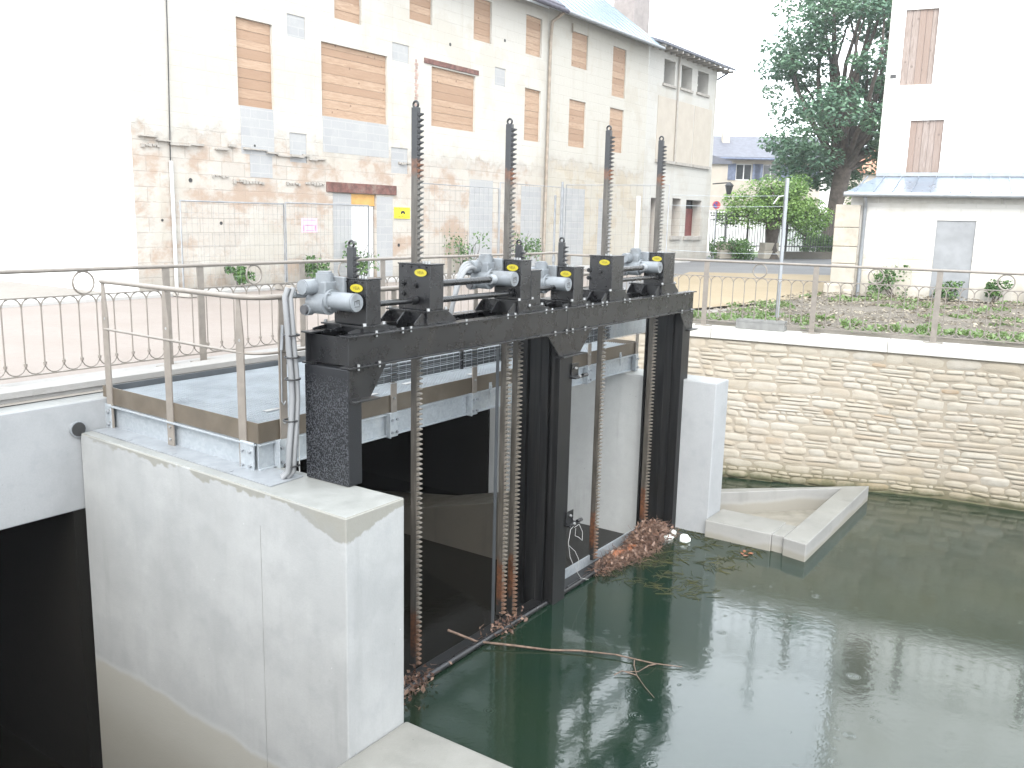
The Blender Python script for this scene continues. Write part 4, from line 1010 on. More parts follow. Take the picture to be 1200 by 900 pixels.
for k in range(16): mb.box(8.66 + .03 * (k % 2), 8.74 + .03 * (k % 3), -.012, .02, 4.5 + .09*k, 4.57 + .09*k, c=rnd(0, 1))
build(mb, 'brick_repair', M['brick'], A, local=True)
mb = MB()
for (x, z, r) in ((1.35, 2.35, .05), (2.1, 1.45, .04), (.62, 1.5, .03), (10.2, 6.55, .05), (12.9, 7.1, .05), (8.0, .9, .05), (3.1, 3.2, .03)): mb.cyl((x, .0, z), (x, -.006, z), r, 7)
build(mb, 'putlog_hole', M['ink'], A, local=True)
mb = MB(); mb.hexa([(-.25, -.55, 8.42), (15.5, -.55, 8.42), (15.5, 4.6, 11.6), (-.25, 4.6, 11.6), (-.25, -.55, 8.55), (15.5, -.55, 8.55), (15.5, 4.6, 11.75), (-.25, 4.6, 11.75)])
mb.hexa([(-.25, 4.6, 11.6), (15.5, 4.6, 11.6), (15.5, 9.4, 8.4), (-.25, 9.4, 8.4), (-.25, 4.6, 11.75), (15.5, 4.6, 11.75), (15.5, 9.4, 8.55), (-.25, 9.4, 8.55)]); build(mb, 'roof', M['dark_eave'], A, local=True)
mb = MB(); mb.tube([(-.2, -.6, 8.42), (15.6, -.6, 8.40)], .075, 8); build(mb, 'gutter', M['dark_eave'], A, local=True)
mb = MB(); mb.tube([(15.45, -.55, 8.35), (15.42, -.12, 8.1), (15.40, -.09, 7.5), (15.33, -.09, .3), (15.33, -.16, .1)], .055, 8); build(mb, 'downpipe', M['pipe_brown'], A, local=True)
# --- second building
B = bld('boarded_building', 'tall stained building with narrow boarded windows, pale sheet roof and a chimney')
BO2 = [(16.86, 5.83, 18.0, 4.24), (16.9, 8.09, 18.0, 6.93), (19.87, 8.07, 20.92, 6.3), (19.8, 5.87, 20.91, 4.27)]
mb = wall_holes(MB(), 15.384, 22.85, 0, 8.55, BO2, y=.0); build(mb, 'front_wall', M['facade_mid'], B, local=True)
mb = MB(); mb.add([(22.85, 0, 0), (22.85, 9, 0), (22.85, 9, 8.5), (22.85, 4.5, 12.2), (22.85, 0, 8.5)], [(0, 1, 2, 3, 4)]); mb.add([(15.39, 9, 0), (15.39, 9, 8.5), (22.85, 9, 8.5), (22.85, 9, 0)], [(0, 1, 2, 3)]); build(mb, 'back_walls', M['endwall'], B, local=True)
for h in BO2: planks('boarded_window', B, h, .05)
for h in ((16.45, 2.8, 18.15, .0), (19.2, 2.5, 20.2, 0)): lbox('blocked_doorway', B, 'blocks', h[0], h[2], -.005, .05, h[3], h[1])
mb = MB(); mb.hexa([(15.55, -.5, 8.42), (23.0, -.5, 8.42), (22.2, 4.5, 12.3), (15.55, 4.5, 12.3), (15.55, -.5, 8.5), (23.0, -.5, 8.5), (22.2, 4.5, 12.4), (15.55, 4.5, 12.4)])
mb.hexa([(15.55, 4.5, 12.3), (22.2, 4.5, 12.3), (23.0, 9.5, 8.4), (15.55, 9.5, 8.4), (15.55, 4.5, 12.4), (22.2, 4.5, 12.4), (23.0, 9.5, 8.5), (15.55, 9.5, 8.5)])
rf = build(mb, 'roof', M['slate_light'], B, local=True)
mb = MB()
for k in range(13): mb.bar((15.8 + .57*k, -.5, 8.52), (15.8 + .53*k, 4.5, 12.42), .035, .03)
build(mb, 'sheet_seams', M['slate_light'], rf, local=True)

mb = MB(); mb.tube([(15.6, -.55, 8.42), (23.0, -.55, 8.42)], .07, 8); build(mb, 'gutter', M['zinc'], B, local=True)
mb = MB(); mb.tube([(17.0 - .18, -.06, 8.3), (16.82, -.06, 8.0)], .03, 6); build(mb, 'pipe_stub', M['pipe_brown'], B, local=True)
# --- third building
D = bld('corner_building', 'pale corner building with deep white windows upstairs and dull red doors below')
WR = [(24.25, 8.28, 25.32, 7.32), (25.97, 8.28, 27.08, 7.35), (27.70, 8.30, 28.9, 7.38)]
RD = [(23.62, 2.68, 24.4, .02), (25.74, 2.72, 26.62, 1.1), (27.2, 2.7, 28.92, 1.08)]
mb = wall_holes(MB(), 22.854, 29.9, 0, 8.75, WR + RD, depth=.55); build(mb, 'front_wall', M['facade_far'], D, local=True)
mb = MB(); mb.add([(29.9, 0, 0), (29.9, 8, 0), (29.9, 8, 8.75), (29.9, 0, 8.75)], [(0, 1, 2, 3)]); mb.add([(22.86, 8, 0), (22.86, 8, 8.75), (29.9, 8, 8.75), (29.9, 8, 0)], [(0, 1, 2, 3)]); build(mb, 'side_walls', M['endwall'], D, local=True)
for h in WR:
    wdo = lbox('window', D, 'white', h[0], h[2], .5, .54, h[3], h[1])
    lbox('pane', wdo, 'pane', h[0] + .06, h[2] - .06, .48, .499, h[3] + .06, h[3] + .42); lbox('pane', wdo, 'pane', h[0] + .06, h[2] - .06, .48, .499, h[3] + .50, h[1] - .06)
    lbox('sill', D, 'stone_trim', h[0] - .1, h[2] + .1, -.07, .1, h[3] - .1, h[3] - .002)
for (a, b) in ((23.82, 25.62), (25.76, 27.45), (27.55, 29.5)):
    lbox('cream_panel', D, 'cream', a, b, -.02, .05, 4.26, 6.78); lbox('sill', D, 'stone_trim', a - .02, b + .02, -.1, .05, 4.13, 4.255)
for i, h in enumerate(RD):
    o = lbox('door' if i == 0 else 'shuttered_window', D, 'red', h[0], h[2], .42, .46, h[3], h[1] - (.38 if i == 2 else 0))
    if i == 2: lbox('pane', o, 'pane', h[0], h[2], .45, .47, h[1] - .379, h[1])
    if i: lbox('sill', D, 'stone_trim', h[0] - .15, h[2] + .1, -.09, .1, h[3] - .16, h[3] - .002)
lbox('pipe_duct', D, 'white', 22.3, 22.5, -.1, -.002, 0, 2.7)
mb = MB(); mb.tube([(25.6, -.06, 8.6), (25.6, -.06, 4.2)], .04, 6); build(mb, 'downpipe', M['stone_trim'], D, local=True)
mb = MB(); mb.hexa([(22.9, -.6, 8.62), (30.6, -.6, 8.62), (30.6, 4.2, 10.2), (22.9, 4.2, 10.2), (22.9, -.6, 8.72), (30.6, -.6, 8.72), (30.6, 4.2, 10.3), (22.9, 4.2, 10.3)])
mb.hexa([(22.9, 4.2, 10.2), (30.6, 4.2, 10.2), (30.6, 8.6, 8.6), (22.9, 8.6, 8.6), (22.9, 4.2, 10.3), (30.6, 4.2, 10.3), (30.6, 8.6, 8.7), (22.9, 8.6, 8.7)]); rf = build(mb, 'roof', M['slate'], D, local=True)
mb = MB()
for k in range(14): mb.box(23.1 + .56*k, 23.2 + .56*k, -.55, .0, 8.52, 8.615)
build(mb, 'rafter_ends', M['stone_trim'], rf, local=True)
mb = MB(); mb.box(25.0, 26.5, 1.9, 2.9, 8.9, 14.0); build(mb, 'chimney', M['chimney'], rf, local=True, bevel=.03)
mb = MB(); mb.tube([(29.92, .0, 8.2), (30.25, -.35, 8.5)], .05, 6); build(mb, 'bracket', M['slate'], D, local=True)
# signs on the front
def FL(s, y, z): return FP1 + GU * s - GV * y + Z * z
t = thing('warning_sign', 'small yellow sign with a dark arch symbol beside the white door', 'sign', FL(8.12, -.03, 1.63))
mb = MB(); mb.hexa([FL(7.8, -.012, 1.63), FL(8.44, -.012, 1.63), FL(8.44, -.03, 1.63), FL(7.8, -.03, 1.63), FL(7.8, -.012, 1.93), FL(8.44, -.012, 1.93), FL(8.44, -.03, 1.93), FL(7.8, -.03, 1.93)]); build(mb, 'plate', M['sign_yellow'], t)
mb = MB(); mb.prism([FL(8.05 + 0, -.031, 1.745)] + [FL(8.14 - .09*math.cos(a), -.031, 1.775 + .07*math.sin(a)) for a in [math.pi*k/10 for k in range(11)]] + [FL(8.23, -.031, 1.745), FL(8.19, -.031, 1.745), FL(8.17, -.031, 1.77), FL(8.11, -.031, 1.77), FL(8.09, -.031, 1.745)], GV * .003); build(mb, 'symbol', M['ink'], t)
mb = MB()
for k in range(9): mb.prism([FL(7.86 + .06*k, -.031, 1.885), FL(7.895 + .06*k, -.031, 1.885), FL(7.895 + .06*k, -.031, 1.91), FL(7.86 + .06*k, -.031, 1.91)], GV*.002) if k != 4 else None
for k in range(7): mb.prism([FL(7.92 + .06*k, -.031, 1.665), FL(7.955 + .06*k, -.031, 1.665), FL(7.955 + .06*k, -.031, 1.69), FL(7.92 + .06*k, -.031, 1.69)], GV*.002)
build(mb, 'print', M['badgetext'], t)
t = thing('site_notice', 'faded pink notice panel hanging between two fence posts', 'notice', FL(5.0, -1.1, 1.23))
mb = MB(); mb.hexa([FL(a, y, z) for z in (1.28, 1.60) for (a, y) in ((3.42, -1.135), (3.9, -1.135), (3.9, -1.145), (3.42, -1.145))]); build(mb, 'plate', M['pink'], t)
mb = MB()
for (a, b, z, h) in ((3.48, 3.84, 1.545, .02), (3.46, 3.50, 1.31, .13), (3.52, 3.8, 1.43, .02), (3.82, 3.86, 1.31, .13), (3.55, 3.78, 1.315, .015)): mb.hexa([FL(u_, y, zz) for zz in (z, z + h) for (u_, y) in ((a, -1.146), (b, -1.146), (b, -1.148), (a, -1.148))])
build(mb, 'print', M['pinktext'], t)

# ------------------------------------------------------------------ temporary fences
def mesh_fence(P, Q, z1, label, feet=True, step=.13, group='temporary mesh fence panels', wr=.0022, pr=.02):
    P, Q = Vc(P), Vc(Q); d = Q - P; L = d.length; d.normalize()
    t = thing('mesh_fence_panel', label, 'fence', P, group=group)
    mb = MB(); mb.tube([P + Z*.12, P + Z*z1, Q + Z*z1, Q + Z*.12], pr, 6); mb.tube([P + Z*.15, Q + Z*.15], pr, 6); build(mb, 'tube_frame', M['wire'], t)
    mb = MB(); s = step
    while s < L: mb.tube([P + d*s + Z*.15, P + d*s + Z*z1], wr, 3, caps=False); s += step
    z = .35
    while z < z1: mb.tube([P + Z*z, Q + Z*z], wr, 3, caps=False); z += .22
    build(mb, 'wire_mesh', M['wire'], t)
    if feet:
        for X in (P, Q):
            mb = MB(); n = d.cross(Z); mb.bar(X + n*.3 + Z*.06, X - n*.3 + Z*.06, .2, .12); build(mb, 'concrete_foot', M['stone_trim'], t, bevel=.01)
mesh_fence(FL(.25, -1.15, 0), FL(2.9, -1.15, 0), 1.9, 'wire mesh fence panel at the corner of the white end wall')
mesh_fence(FL(2.95, -1.15, 0), FL(5.6, -1.15, 0), 1.93, 'wire mesh fence panel in front of the door with the rusty lintel')
mesh_fence((-1.50, 14.0, 0), (-.30, 15.75, 0), 2.2, 'tall mesh fence panel behind the second tall rack', False, group='tall mesh panels behind the bridge railing', wr=.0016, pr=.010)
mesh_fence((-.28, 15.78, 0), (.90, 17.5, 0), 2.3, 'tall mesh fence panel ending at the pair of posts', False, group='tall mesh panels behind the bridge railing', wr=.0016, pr=.010)
mesh_fence((.95, 17.48, 0), (2.75, 16.5, 0), 2.35, 'tall mesh fence panel behind the far end of the beam', False, group='tall mesh panels behind the bridge railing', wr=.0016, pr=.010)
t = thing('steel_post', 'tall galvanised fence post rising behind the coping in front of the garden trees', 'post', (4.6, 15.52, -.03))
mb = MB(); mb.bar((4.57, 15.52, -.03), (4.57, 15.52, 2.47), .075, .05); build(mb, 'shaft', M['zinc'], t, bevel=.006)
mb = MB()
for z in (2.18, 2.0, 1.2): mb.tube([(2.8, 16.5, z), (3.7, 16.0, z - .02), (4.55, 15.54, z)], .0035, 4)
build(mb, 'stay_wires', M['galv'], t)
mb = MB(); mb.tube([(4.52, 15.5, 2.18), (4.44, 15.5, 2.16), (4.36, 15.5, 2.04)], .012, 5); build(mb, 'tie', M['rope'], t)
for (x, y, lab) in ((.87, 17.35, 'thin fence post behind the bridge railing, taller of the pair'), (.74, 17.3, 'thin fence post behind the bridge railing, shorter of the pair')):
    mb = MB(); h = 2.4 if x > .8 else 2.15; mb.tube([(x, y, -.05), (x, y, h)], .022, 8); mb.tube([(x, y, .9), (x, y, 1.0)], .035, 8); setp(build(mb, 'fence_post', M['wire']), lab, 'post')

# ================================================================== RIGHT-HAND HOUSE AND ITS LEAN-TO
PR = Vc((8.06, 22.66, 0)); WR_ROT = math.atan2(-.41, .91)
H = thing('tall_white_house', 'tall white weathered house with two plank-boarded windows', 'building', PR, WR_ROT)
HB = [(.96, 7.24, 1.74, 5.36), (1.32, 4.47, 2.12, 2.6)]
mb = wall_holes(MB(), .62, 14, 0, 13, HB, y=2.6, depth=.15); mb.add([(.62, 2.6, 0), (.62, 2.6, 13), (.62, 12, 13), (.62, 12, 0)], [(0, 1, 2, 3)]); mb.add([(14, 2.6, 0), (14, 12, 0), (14, 12, 13), (14, 2.6, 13)], [(0, 1, 2, 3)]); mb.add([(.62, 12, 0), (.62, 12, 13), (14, 12, 13), (14, 12, 0)], [(0, 1, 2, 3)])
build(mb, 'walls', M['upper_wall'], H, local=True)
for h in HB: planks('boarded_window', H, h, 2.66, False, 'shutter', .16)
mb = MB(); z = .0; k = 0
while z < 13: mb.box(.60, .60 + (.32 if k % 2 else .2), 2.585, 2.599, z, z + .36); z += .37; k += 1
build(mb, 'quoins', M['coping'], H, local=True)
lbox('vent_hole', H, 'ink', .72, .86, 2.58, 2.599, 5.55, 5.64)
mb = MB(); mb.box(.3, 14.2, 2.3, 12.2, 13.01, 13.2); build(mb, 'roof', M['slate'], H, local=True)
L = thing('lean_to_annex', 'low pale annex with a blue-grey seamed metal roof and a blocked doorway', 'building', PR + Vc((.91, -.41, 0)) * .5, WR_ROT)
mb = wall_holes(MB(), -.28, 10, 0, 2.47, [(1.68, 1.88, 2.52, .0)], y=.0, depth=.12); mb.add([(-.28, 0, 0), (-.28, 0, 2.47), (-.28, 2.55, 2.9), (-.28, 2.55, 0)], [(0, 1, 2, 3)])
build(mb, 'walls', M['white_wall'], L, local=True)
lbox('blocked_doorway', L, 'blocks_grey', 1.68, 2.52, .03, .1, 0, 1.88)
mb = MB(); x = -.28
while x < 9.8: l = rnd(.6, 1.1); mb.box(x + .01, min(x + l - .01, 9.9), -.012, .02, 2.27, 2.46); x += l
build(mb, 'stone_cornice', M['coping'], L, local=True, bevel=.008)
mb = MB(); mb.hexa([(-.42, -.3, 2.47), (10.2, -.3, 2.47), (10.2, 2.58, 2.98), (.14, 2.58, 2.98), (-.42, -.3, 2.51), (10.2, -.3, 2.51), (10.2, 2.58, 3.02), (.14, 2.58, 3.02)])
rf = build(mb, 'roof', M['lean_roof'], L, local=True)
mb = MB(); k = 0
while -.2 + .42*k < 10: x = -.2 + .42*k; mb.bar((x, -.3, 2.525), (x + .1, 2.58, 3.035), .022, .03); k += 1
build(mb, 'seams', M['lean_roof'], rf, local=True)
mb = MB(); mb.box(.1, 10.2, 2.545, 2.6, 3.03, 3.13); build(mb, 'flashing', M['zinc'], rf, local=True)
mb = MB(); mb.tube([(-.44, -.36, 2.46), (10.2, -.36, 2.44)], .06, 8); build(mb, 'gutter', M['zinc'], L, local=True)
mb = MB(); mb.tube([(.05, -.33, 2.4), (.06, -.12, 2.2), (.06, -.07, 2.1), (.06, -.07, 0)], .045, 8); build(mb, 'downpipe', M['zinc'], L, local=True)
t = thing('stone_gate_pillar', 'short cream stone pillar standing against the low annex', 'pillar', PR, WR_ROT)
mb = MB(); z = 0
for hh in (.28, .5, .42, .46, .56): mb.box(-.12 + rnd(-.01, .01), .46 + rnd(-.01, .01), -.14 + rnd(-.01, .01), .5, z + .003, z + hh - .003, c=rnd(.3, .6)); z += hh
build(mb, 'ashlar', M['cream_stone'], t, local=True, bevel=.02)
mb = MB(); mb.box(-.2, .2, -.75, -.36, -.05, .3); mb.box(.25, .45, -.7, -.4, -.05, .18); build(mb, 'fallen_block', M['cream_stone'], t, local=True, bevel=.03)

# ================================================================== TREES, BUSHES AND THE FAR SIDE OF THE LANE
def limb(mb, p, q, r0, r1, n=7, bend=.08, seg=6):
    p, q = Vc(p), Vc(q); L = (q - p).length; o1 = Vc((rnd(-1, 1), rnd(-1, 1), rnd(-.3, .3))) * bend * L
    pts = [p.lerp(q, i/seg) + o1 * math.sin(math.pi * i/seg) + Vc((rnd(-1, 1), rnd(-1, 1), 0)) * .02 * L for i in range(seg + 1)]
    pts[0] = p; mb.tube(pts, [r0 + (r1 - r0) * i/seg for i in range(seg + 1)], n)
    return pts[-1]
def tree(name, label, cat, base, trunk_r, fork_z, clumps, leaf, leaf_mat, per, group=None, lean=(0, 0), ivy=False, flat=.62):
    """clumps: (x, y, z, radius) relative to the base; each gets its own limb and spray of leaf blades"""
    t = thing(name, label, cat, base, group=group); b = Vc(base)
    mb = MB(); top = b + Vc((lean[0], lean[1], fork_z))
    pts = [b + Vc((lean[0]*a*a, lean[1]*a*a, fork_z*a)) for a in [i/8 for i in range(9)]]
    mb.tube(pts, [trunk_r * (1.35 - .55 * min(1, a*3) ) if a < .33 else trunk_r * (.8 + .05*math.sin(a*9)) for a in [i/8 for i in range(9)]], 12)
    random.shuffle(clumps)
    for i, (x, y, z, r) in enumerate(clumps):
        if i % 5 == 0: limb(mb, top + Vc((rnd(-.2, .2), rnd(-.2, .2), rnd(-.4, .4)))*trunk_r, b + Vc((x, y, z)), trunk_r * rnd(.28, .5), .03, 6, .12)
    build(mb, 'trunk', M['bark'], t)
    mb = MB()
    for (x, y, z, r) in clumps:
        tone = rnd(.15, .75); c0 = b + Vc((x, y, z))
        for q in range(int(per * (r ** 1.6))):
            u = Vc((rnd(-1, 1), rnd(-1, 1), rnd(-1, 1)))
            if u.length > 1: continue
            k = u.length; u = u.normalized() * (k ** .55)
            p = c0 + Vc((u.x * r, u.y * r, u.z * r * flat))
            leafquad(mb, p, leaf * rnd(.6, 1.25), Vc((u.x*.5 + rnd(-.6, .6), u.y*.5 + rnd(-.6, .6), .7 + rnd(-.3, .3))).normalized(), c=min(1, max(0, tone + rnd(-.28, .28) + .15*u.z)), asp=.6)
    build(mb, 'crown', M[leaf_mat], t)
    return t
random.seed(4)
# big chestnut
cl = []
for k in range(215):
    z = rnd(4.6, 16.5); a = rnd(0, 6.28); env = 4.3 * math.sqrt(max(.03, 1 - ((z - 9.6) / 7.6) ** 2)) * (1.0 if z > 6.5 else .85)
    rr = env * math.sqrt(rnd(.12, 1)); z2 = z - (rr / 4.3) * .5
    if z2 < 5.9 and rr*math.cos(a) > -1.6 and rr*math.sin(a) < 1: continue
    cl.append((rr*math.cos(a) + .42, rr*math.sin(a), z2, rnd(.65, 1.2)))
tree('chestnut_tree', 'tall dark green chestnut tree with forked trunk between the white houses', 'tree', (17.1, 49.5, -.3), .52, 5.0, cl, .26, 'leaf', 430, lean=(.45, 0))
# small feathery tree by the fence
cl = []
for k in range(74):
    a = rnd(0, 6.28); rr = 2.45 * math.sqrt(rnd(.0, 1)); z = 1.95 + .35 * rnd(-1, 1) + 2.3 * rnd(.05, 1) ** .8 * (1 - (rr / 2.6) ** 2); cl.append((rr*math.cos(a) + .0, rr*math.sin(a)*.8, z, rnd(.45, .75)))
tree('feathery_tree', 'small light green feathery tree behind the iron fence', 'tree', (12.75, 45.2, -.2), .42, 2.0, cl, .15, 'leaf_light', 800, flat=.7)
cl = [(rnd(-1.2, 1.4), rnd(-.8, .8), rnd(1.2, 3.9), rnd(.5, .8)) for k in range(26)]
tree('garden_tree', 'bushy mid green tree half hidden by the chestnut trunk', 'tree', (19.4, 53.0, -.2), .18, 1.6, cl, .2, 'leaf_light', 260, flat=.8)
cl = [(rnd(-.9, .9), rnd(-.6, .6), rnd(.9, 3.0), rnd(.45, .7)) for k in range(18)]
tree('garden_tree', 'darker bushy tree filling the gap between feathery tree and chestnut trunk', 'tree', (16.3, 51.0, -.2), .15, 1.2, cl, .2, 'leaf_bush', 260, flat=.8)
def bush(name, label, cat, base, rx, ry, h, leaf, mat, n, group=None):
    t = thing(name, label, cat, base, group=group); b = Vc(base); mb = MB()
    for k in range(7): limb(mb, b + Vc((rnd(-.3, .3)*rx, rnd(-.3, .3)*ry, 0)), b + Vc((rnd(-.8, .8)*rx, rnd(-.8, .8)*ry, h*rnd(.5, .95))), .012, .004, 4, .15, 4)
    build(mb, 'stems', M['bark'], t); mb = MB(); cs = [(rnd(-1, 1), rnd(-1, 1), rnd(.15, 1), rnd(.25, .5), rnd(.2, .8)) for _ in range(9)]
    for k in range(n):
        x, y, z, r, tn = random.choice(cs); p = Vc((x*rx*.75 + rnd(-r, r)*rx, y*ry*.75 + rnd(-r, r)*ry, max(.02, (z*.8 + rnd(-r, r)*.5)*h)))
        leafquad(mb, b + p, leaf*rnd(.6, 1.3), c=min(1, max(0, tn + rnd(-.3, .3))))
    build(mb, 'foliage', M[mat], t); return t
bush('ivy_bush', 'dark green ivy mound between the two stone stumps of the fence', 'bush', (10.75, 43.6, -.05), .85, .5, 1.35, .15, 'leaf_bush', 900)
bush('laurel_hedge', 'glossy dark green hedge behind the iron fence near the cream pillar', 'hedge', (16.0, 47.6, .2), 1.35, .5, 1.3, .17, 'leaf_bush', 1100)
bush('creeper', 'small creeper at the foot of the corner building', 'bush', (9.75, 44.0, -.05), .4, .3, 1.1, .12, 'leaf_bush', 300)
for (x, y, r, h, lab) in ((9.15, 21.9, .55, .75, 'weedy shrub against the annex wall beside the downpipe'), (10.35, 21.35, .35, .5, 'low sparse shrub against the annex wall, just before the blocked doorway'),
                          (11.2, 20.95, .30, .55, 'small shrub at the sill of the blocked doorway'), (12.1, 20.55, .40, .60, 'shrub just past the blocked doorway of the annex'), (13.0, 20.2, .6, .95, 'largest shrub against the annex wall, under the seamed roof')):
    bush('weed_shrub', lab, 'shrub', (x, y, .02), r, r*.6, h, .085, 'leaf_bush', 420, 'shrubs along the annex wall')
for (s, y, r, h, lab) in ((10.6, -.45, .75, 1.35, 'leafy weed against the flaking front near the tallest rack'), (13.3, -.5, .6, 1.35, 'leafy weed against the flaking front just before the brown downpipe'), (4.6, -.4, .3, .75, 'tiny weed at the wall under the pink notice'), (6.0, -.5, .45, 1.0, 'weed at the foot of the blocked half of the door'), (2.2, -.45, .3, .5, 'little weed near the white cable duct')):
    p = FL(s, y, .06); bush('wall_weed', lab, 'weed', (p.x, p.y, .06), r, r*.6, h, .10, 'leaf_bush', 380, 'weeds along the plaza front')

# iron fence with stone stumps
fA, fB = Vc((9.45, 44.2, 0)), Vc((16.9, 47.2, 0)); fd = (fB - fA); fL = fd.length; fd.normalize()
t = thing('iron_fence', 'black spiked iron fence on a low dark wall under the trees', 'fence', fA)
mb = MB(); mb.bar(fA + fd*3.9 + Z*.15, fB + Z*.15, .3, .42); build(mb, 'plinth', M['concrete_dim'], t)
for z, a in ((.62, 0), (1.85, 0), (2.05, 0)): mb = MB(); mb.bar(fA + Z*z, fB + Z*z, .03, .045); build(mb, 'rail', M['iron'], t)
mb = MB(); s = 0; k0 = None
mb.tube([Z*.38, Z*2.15], .016, 5); mb.tube([Z*2.15, Z*2.32], .03, 5, r2=.003)
while s < fL:
    if k0 is None: k0 = build(mb, 'bar', M['iron'], t, local=True); k0.location = fd*s
    else: inst(k0, t, fd*s)
    s += .165
for s in (.9, 2.2, 4.55): mb = MB(); mb.bar(fA + fd*s, fA + fd*s + Z*2.2, .07, .07); build(mb, 'post', M['iron'], t)
for (s, wdt, lab) in ((.85, 1.25, 'squat cream stone stump under the iron fence, next to the corner building'), (3.25, .95, 'carved cream stone stump under the iron fence, next to the small tree')):
    mb = MB(); p = fA + fd*s - fd.cross(Z)*-.35
    q = Matrix.Translation(p) @ Matrix.Rotation(math.atan2(fd.y, fd.x), 4, 'Z')
    mb.box(-wdt/2, wdt/2, -.3, .2, 0, .42, M=q); mb.box(-wdt/2 + .06, wdt/2 - .05, -.26, .2, .425, .80, M=q); mb.box(wdt/2 - .3, wdt/2 + .05, -.36, -.3, .05, .35, M=q)
    setp(build(mb, 'stone_stump', M['cream_stone'], bevel=.05), lab, 'stump', 'stone stumps of the iron fence')
# white wall behind the fence, lawn strip
mb = MB(); mb.box(9.8, 21.5, 57, 57.3, -.2, 2.35); mb.box(9.7, 21.6, 56.9, 57.4, 2.352, 2.45)
setp(build(mb, 'garden_wall', M['endwall']), 'long white garden wall behind the iron fence', 'wall')
sheet('lawn', [(13.4, 46.3), (17, 47.9), (22, 56), (12, 56), (10.5, 46.5)], M['lawn'], .02)
# house with blue shutters
Hh = thing('shuttered_house', 'distant cream house with slate roof and blue-grey shutters', 'building', (14.5, 69, 0), -.04)
mb = wall_holes(MB(), 0, 8.2, -.5, 6.45, [(1.9, 6.1, 3.1, 4.9), (3.9, 6.1, 5.1, 4.9), (6.3, 6.1, 7.5, 4.9), (3.2, 3.4, 4.3, 1.2)], depth=.2); mb.add([(0, 0, -.5), (0, 0, 6.45), (0, 8, 6.45), (0, 8, -.5)], [(0, 1, 2, 3)]); mb.add([(8.2, 0, -.5), (8.2, 8, -.5), (8.2, 8, 6.45), (8.2, 0, 6.45)], [(0, 1, 2, 3)])
build(mb, 'walls', M['cream'], Hh, local=True)
for (a, zt, b, zb) in ((1.9, 6.1, 3.1, 4.9), (3.9, 6.1, 5.1, 4.9), (6.3, 6.1, 7.5, 4.9), (3.2, 3.4, 4.3, 1.2)):
    wn = lbox('window', Hh, 'white', a, b, .15, .19, zb, zt)
    for (x0, x1) in ((a + .07, (a+b)/2 - .04), ((a+b)/2 + .04, b - .07)): lbox('pane', wn, 'pane', x0, x1, .135, .149, zb + .07, zt - .07)
    if zb > 4:
        lbox('shutter', Hh, 'blue', a - .62, a - .02, -.06, -.002, zb, zt); lbox('shutter', Hh, 'blue', b + .02, b + .6, -.06, -.002, zb, zt)
mb = MB(); mb.hexa([(-.5, -.6, 6.4), (8.8, -.6, 6.4), (8.8, 4, 8.3), (-.5, 4, 8.3), (-.5, -.6, 6.55), (8.8, -.6, 6.55), (8.8, 4, 8.45), (-.5, 4, 8.45)]); mb.hexa([(-.5, 4, 8.3), (8.8, 4, 8.3), (8.8, 8.6, 6.4), (-.5, 8.6, 6.4), (-.5, 4, 8.45), (8.8, 4, 8.45), (8.8, 8.6, 6.55), (-.5, 8.6, 6.55)])
rf = build(mb, 'roof', M['slate'], Hh, local=True); lbox('chimney', rf, 'cream', 1.2, 1.75, 2.4, 3.1, 7, 9.0)
mb = MB(); mb.tube([(-.5, -.68, 6.42), (8.8, -.68, 6.42)], .09, 6); build(mb, 'gutter', M['blue'], Hh, local=True)
G2 = thing('white_gable_house', 'plain white gabled house side seen between the small tree and the chestnut', 'building', (22.4, 72, 0))
mb = MB(); mb.box(0, 3.4, 0, 7, -.5, 6.3); build(mb, 'walls', M['endwall'], G2, local=True)
mb = MB(); mb.box(-.1, 3.5, -.1, 7.1, 6.302, 6.5); build(mb, 'roof', M['slate'], G2, local=True)
G3 = thing('red_roof_house', 'distant house with a red tiled roof behind the chestnut trunk', 'building', (28.5, 88, 0))
mb = MB(); mb.box(0, 11, 0, 8, -.5, 6.6); build(mb, 'walls', M['cream'], G3, local=True)
mb = MB(); mb.hexa([(-.5, -.5, 6.602), (11.5, -.5, 6.602), (11.5, 4, 9.2), (-.5, 4, 9.2), (-.5, -.5, 6.8), (11.5, -.5, 6.8), (11.5, 4, 9.4), (-.5, 4, 9.4)]); mb.hexa([(-.5, 4, 9.2), (11.5, 4, 9.2), (11.5, 8.5, 6.6), (-.5, 8.5, 6.6), (-.5, 4, 9.4), (11.5, 4, 9.4), (11.5, 8.5, 6.8), (-.5, 8.5, 6.8)]); build(mb, 'roof', M['tile_red'], G3, local=True)
G4 = thing('side_house', 'narrow pale house with a dark side strip behind the lantern', 'building', (11.6, 62, 0))
mb = MB(); mb.box(0, 2.6, 0, 7, -.3, 5.6); build(mb, 'walls', M['cream'], G4, local=True)
mb = MB(); mb.prism([(-.2, -.2, 5.602), (2.8, -.2, 5.602), (2.8, -.2, 5.8), (-.2, -.2, 6.6)], Vc((0, 7.4, 0))); build(mb, 'roof', M['slate'], G4, local=True)
mb = MB(); mb.tube([(1.1, -.06, 5.5), (1.1, -.06, 0)], .05, 6); build(mb, 'downpipe', M['zinc'], G4, local=True)
